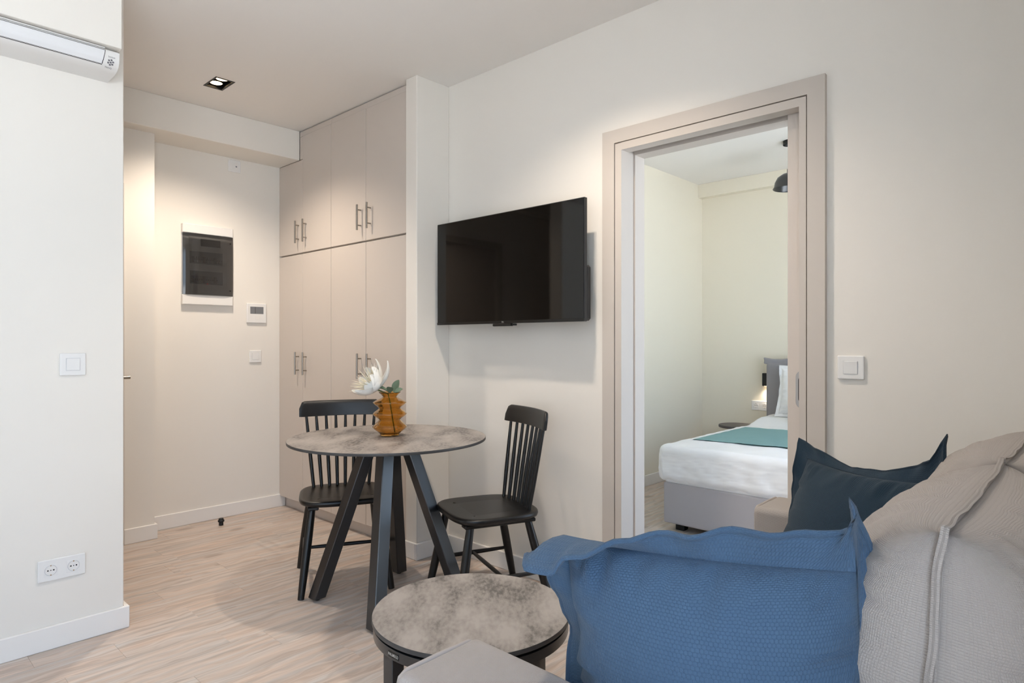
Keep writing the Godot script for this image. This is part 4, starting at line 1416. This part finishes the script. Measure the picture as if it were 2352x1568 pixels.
# ---------------------------------------------------------------- bedroom
func make_bedroom() -> void:
	var bed := thing("bed", "double bed with grey upholstered base and headboard", "bed", Vector3(3.68, 0, -1.35))
	var o := Vector3(-3.68, 0, 1.35)
	var b := MB.new()
	b.rbox(Vector3(3.68, 0.048, -2.11) + o, Vector3(5.58, 0.31, -0.59) + o, 0.012, 3, 2)
	part(bed, "base", b.done(), M.grey_linen)
	for z in [-2.02, -0.68]:
		for x in [3.76, 5.4]:
			b = MB.new()
			b.box(Vector3(x - 0.03, 0, z - 0.03) + o, Vector3(x + 0.03, 0.05, z + 0.03) + o, 0.004)
			part(bed, "foot", b.done(), M.black)
	b = MB.new()
	b.rbox(Vector3(5.560, 0.05, -2.19) + o, Vector3(5.640, 1.03, -0.52) + o, 0.03, 4, 6)
	var hb := part(bed, "headboard", b.done(), M.headboard)
	b = MB.new()
	b.rbox(Vector3(5.575, 1.015, -2.215) + o, Vector3(5.625, 1.07, -0.49) + o, 0.012, 3, 24, func(q: Vector3, n: Vector3) -> Vector3: return q + Vector3(0, 0.010 * sin(q.z * 17.0 + q.x * 9.0), 0.004 * sin(q.y * 80.0)))
	part(hb, "headboard_flange", b.done(), M.headboard)
	b = MB.new()
	b.rbox(Vector3(3.675, 0.30, -2.12) + o, Vector3(5.58, 0.535, -0.58) + o, 0.04, 3, 2)
	part(bed, "mattress", b.done(), M.sheet)
	# bed cover: over the top, down the foot end and the sides, with creases
	var nz := noise(63, 1.0, 3)
	b = MB.new()
	var crease := func(q: Vector3, n: Vector3) -> Vector3:
		var w := Vector3(q.x + 3.68, q.y, q.z - 1.35)
		var low := clampf((0.53 - w.y) / 0.2, 0.0, 1.0)
		var d := 0.006 * nz.get_noise_3d(w.x * 5.0, w.y * 3.0, w.z * 6.0)
		d += low * 0.014 * nz.get_noise_3d(w.x * 11.0, w.y * 3.5, w.z * 11.0)
		d += 0.004 * nz.get_noise_3d(w.x * 18.0 + w.z * 9.0, w.y * 12.0, w.z * 16.0)
		var r := q + n * d
		# the hem hangs a little lower towards the middle and swells at the head
		if n.y > 0.3: r.y += 0.042 * smoothstep(5.0, 5.35, w.x)
		return r
	b.rbox(Vector3(3.660, 0.318, -2.145) + o, Vector3(5.565, 0.549, -0.555) + o, 0.045, 6, 40, crease)
	var cover := part(self, numbered("bed_cover"), b.done(), M.sheet, "crisp white bed cover hanging over the foot of the bed")
	cover.set_meta("category", "bedding")
	cover.position = -o
	# runner laid across
	b = MB.new()
	for lay in 2:
		var rows := []
		for i in 25:
			var u := i / 24.0
			var x := lerpf(0.0, 0.80, u)
			var row := PackedVector3Array()
			for j in 49:
				var s := j / 48.0
				var z := -2.152 + s * 1.60
				var y := 0.556
				if s < 0.06:
					var a := (0.06 - s) / 0.06
					y -= 0.09 * a
					z = -2.152 + 0.035 * (1.0 - a) * (1.0 - a)
				x = lerpf(3.96, 4.80, u) + 0.145 * (z + 2.15)
				row.append(Vector3(x, y + 0.003 * nz.get_noise_2d(x * 8.0, z * 8.0) - lay * 0.006 + 0.042 * smoothstep(5.0, 5.35, x), z) + o)
			rows.append(row)
		b.grid(rows, false, false, Vector2(1.6, 0.8), lay == 0)
	var run := part(self, numbered("bed_runner"), b.done(), M.teal, "teal bed runner laid across the white bed cover")
	run.set_meta("category", "bedding")
	run.position = -o
	var w1 := thing("white_pillow", "white bed pillow standing against the grey headboard", "pillow", Vector3(5.46, 0.592, -1.70))
	var ob := part(w1, "pillow_body", pillow(0.62, 0.38, 0.075, 0.03, [[0.0, 0.2, 1.0], [1.5, -0.2, 1.0], [2.5, 0.3, 1.0], [3.3, -0.3, 1.0]], 41, 0.05, 0.006), M.sheet)
	ob.transform = Transform3D(Basis(Vector3(0, 0, 1), Vector3(0.22, 0.975, 0), Vector3(-0.975, 0.22, 0)), Vector3(-0.04, 0.21, 0))
	w1 = thing("teal_pillow", "teal cushion leaning in front of the white bed pillow", "pillow", Vector3(5.22, 0.592, -1.585))
	ob = part(w1, "pillow_body", pillow(0.48, 0.26, 0.06, 0.0, [], 43, 0.05, 0.004), M.teal)
	ob.transform = Transform3D(Basis(Vector3(0, 0, 1), Vector3(0.5, 0.866, 0), Vector3(-0.866, 0.5, 0)), Vector3(-0.02, 0.118, 0))
	double_socket("white double power socket beside the grey headboard", Vector3(5.7, 0.640, -2.288), -PI / 2)
	# reading lamp
	var t := thing("reading_lamp", "black box reading lamp shining down beside the headboard", "wall lamp", Vector3(5.7, 0.877, -2.20))
	b = MB.new()
	b.box(Vector3(-0.05, -0.056, -0.055), Vector3(0.0, 0.057, 0.055), 0.002)
	b.box(Vector3(-0.056, -0.050, -0.045), Vector3(-0.05, 0.050, 0.045), 0.001)
	part(t, "housing", b.done(), M.black)
	piece(t, "diffuser", Vector3(-0.042, -0.0585, -0.04), Vector3(-0.010, -0.0565, 0.04), M.bulb, 0.0004)
	var l := SpotLight3D.new()
	l.name = "lamp_light"
	l.light_color = WARM
	l.light_energy = 0.11
	l.spot_angle = 70.0
	l.spot_angle_attenuation = 0.9
	l.spot_range = 6.0
	l.spot_attenuation = 2.0
	l.light_size = 0.02
	l.shadow_enabled = true
	add_child(l, true)
	l.position = Vector3(5.672, 0.812, -2.20)
	l.rotation_degrees = Vector3(-90, 0, 0)
	# bedside table
	t = thing("bedside_table", "small round dark grey bedside table in the corner", "table", Vector3(5.47, 0, -2.40))
	b = MB.new()
	b.slab(circle(0.16, 48), [[0.003, 0.458], [0, 0.461], [0, 0.477], [0.003, 0.480]])
	part(t, "tabletop", b.done(), M.dark_top)
	b = MB.new()
	b.tube([Vector3(0, 0.02, 0), Vector3(0, 0.458, 0)], [0.02, 0.02], 16)
	part(t, "stem", b.done(), M.black)
	b = MB.new()
	b.slab(circle(0.13, 40), [[0, 0], [0, 0.012], [0.004, 0.02]])
	part(t, "foot", b.done(), M.black)
	# pendant
	t = thing("pendant_lamp", "black dome pendant lamp in the bedroom", "lamp", Vector3(4.85, 2.345, -1.727))
	b = MB.new()
	b.lathe([Vector2(0.118, 0.0), Vector2(0.121, 0.003), Vector2(0.112, 0.014), Vector2(0.106, 0.05), Vector2(0.088, 0.085), Vector2(0.055, 0.108), Vector2(0.022, 0.116), Vector2(0.022, 0.145), Vector2(0.0, 0.147)], 48)
	b.lathe([Vector2(0.0, 0.110), Vector2(0.052, 0.102), Vector2(0.084, 0.080), Vector2(0.102, 0.047), Vector2(0.109, 0.012), Vector2(0.118, 0.0)], 48)
	part(t, "shade", b.done(), M.black_metal)
	b = MB.new()
	b.tube([Vector3(0, 0.14, 0), Vector3(0, CEIL - 2.345, 0)], [0.003, 0.003], 8)
	part(t, "cord", b.done(), M.black)
	b = MB.new()
	b.lathe([Vector2(0.05, 0.325), Vector2(0.05, 0.355), Vector2(0.0, 0.355)], 32)
	part(t, "ceiling_rose", b.done(), M.black)

func _ready() -> void:
	rng.seed = 4711
	make_view()
	make_materials()
	make_structure()
	make_doors()
	make_wardrobe()
	make_television()
	make_table()
	make_chair("black spindle-back dining chair in front of the wardrobe", Vector3(1.800, 0, -2.876), Vector2(-0.468, 0.883))
	make_chair("black spindle-back dining chair under the television", Vector3(2.096, 0, -2.126), Vector2(-0.925, -0.38))
	make_coffee_table()
	make_sofa()
	make_pillows()
	make_bedroom()
	make_fittings()
	make_vase()
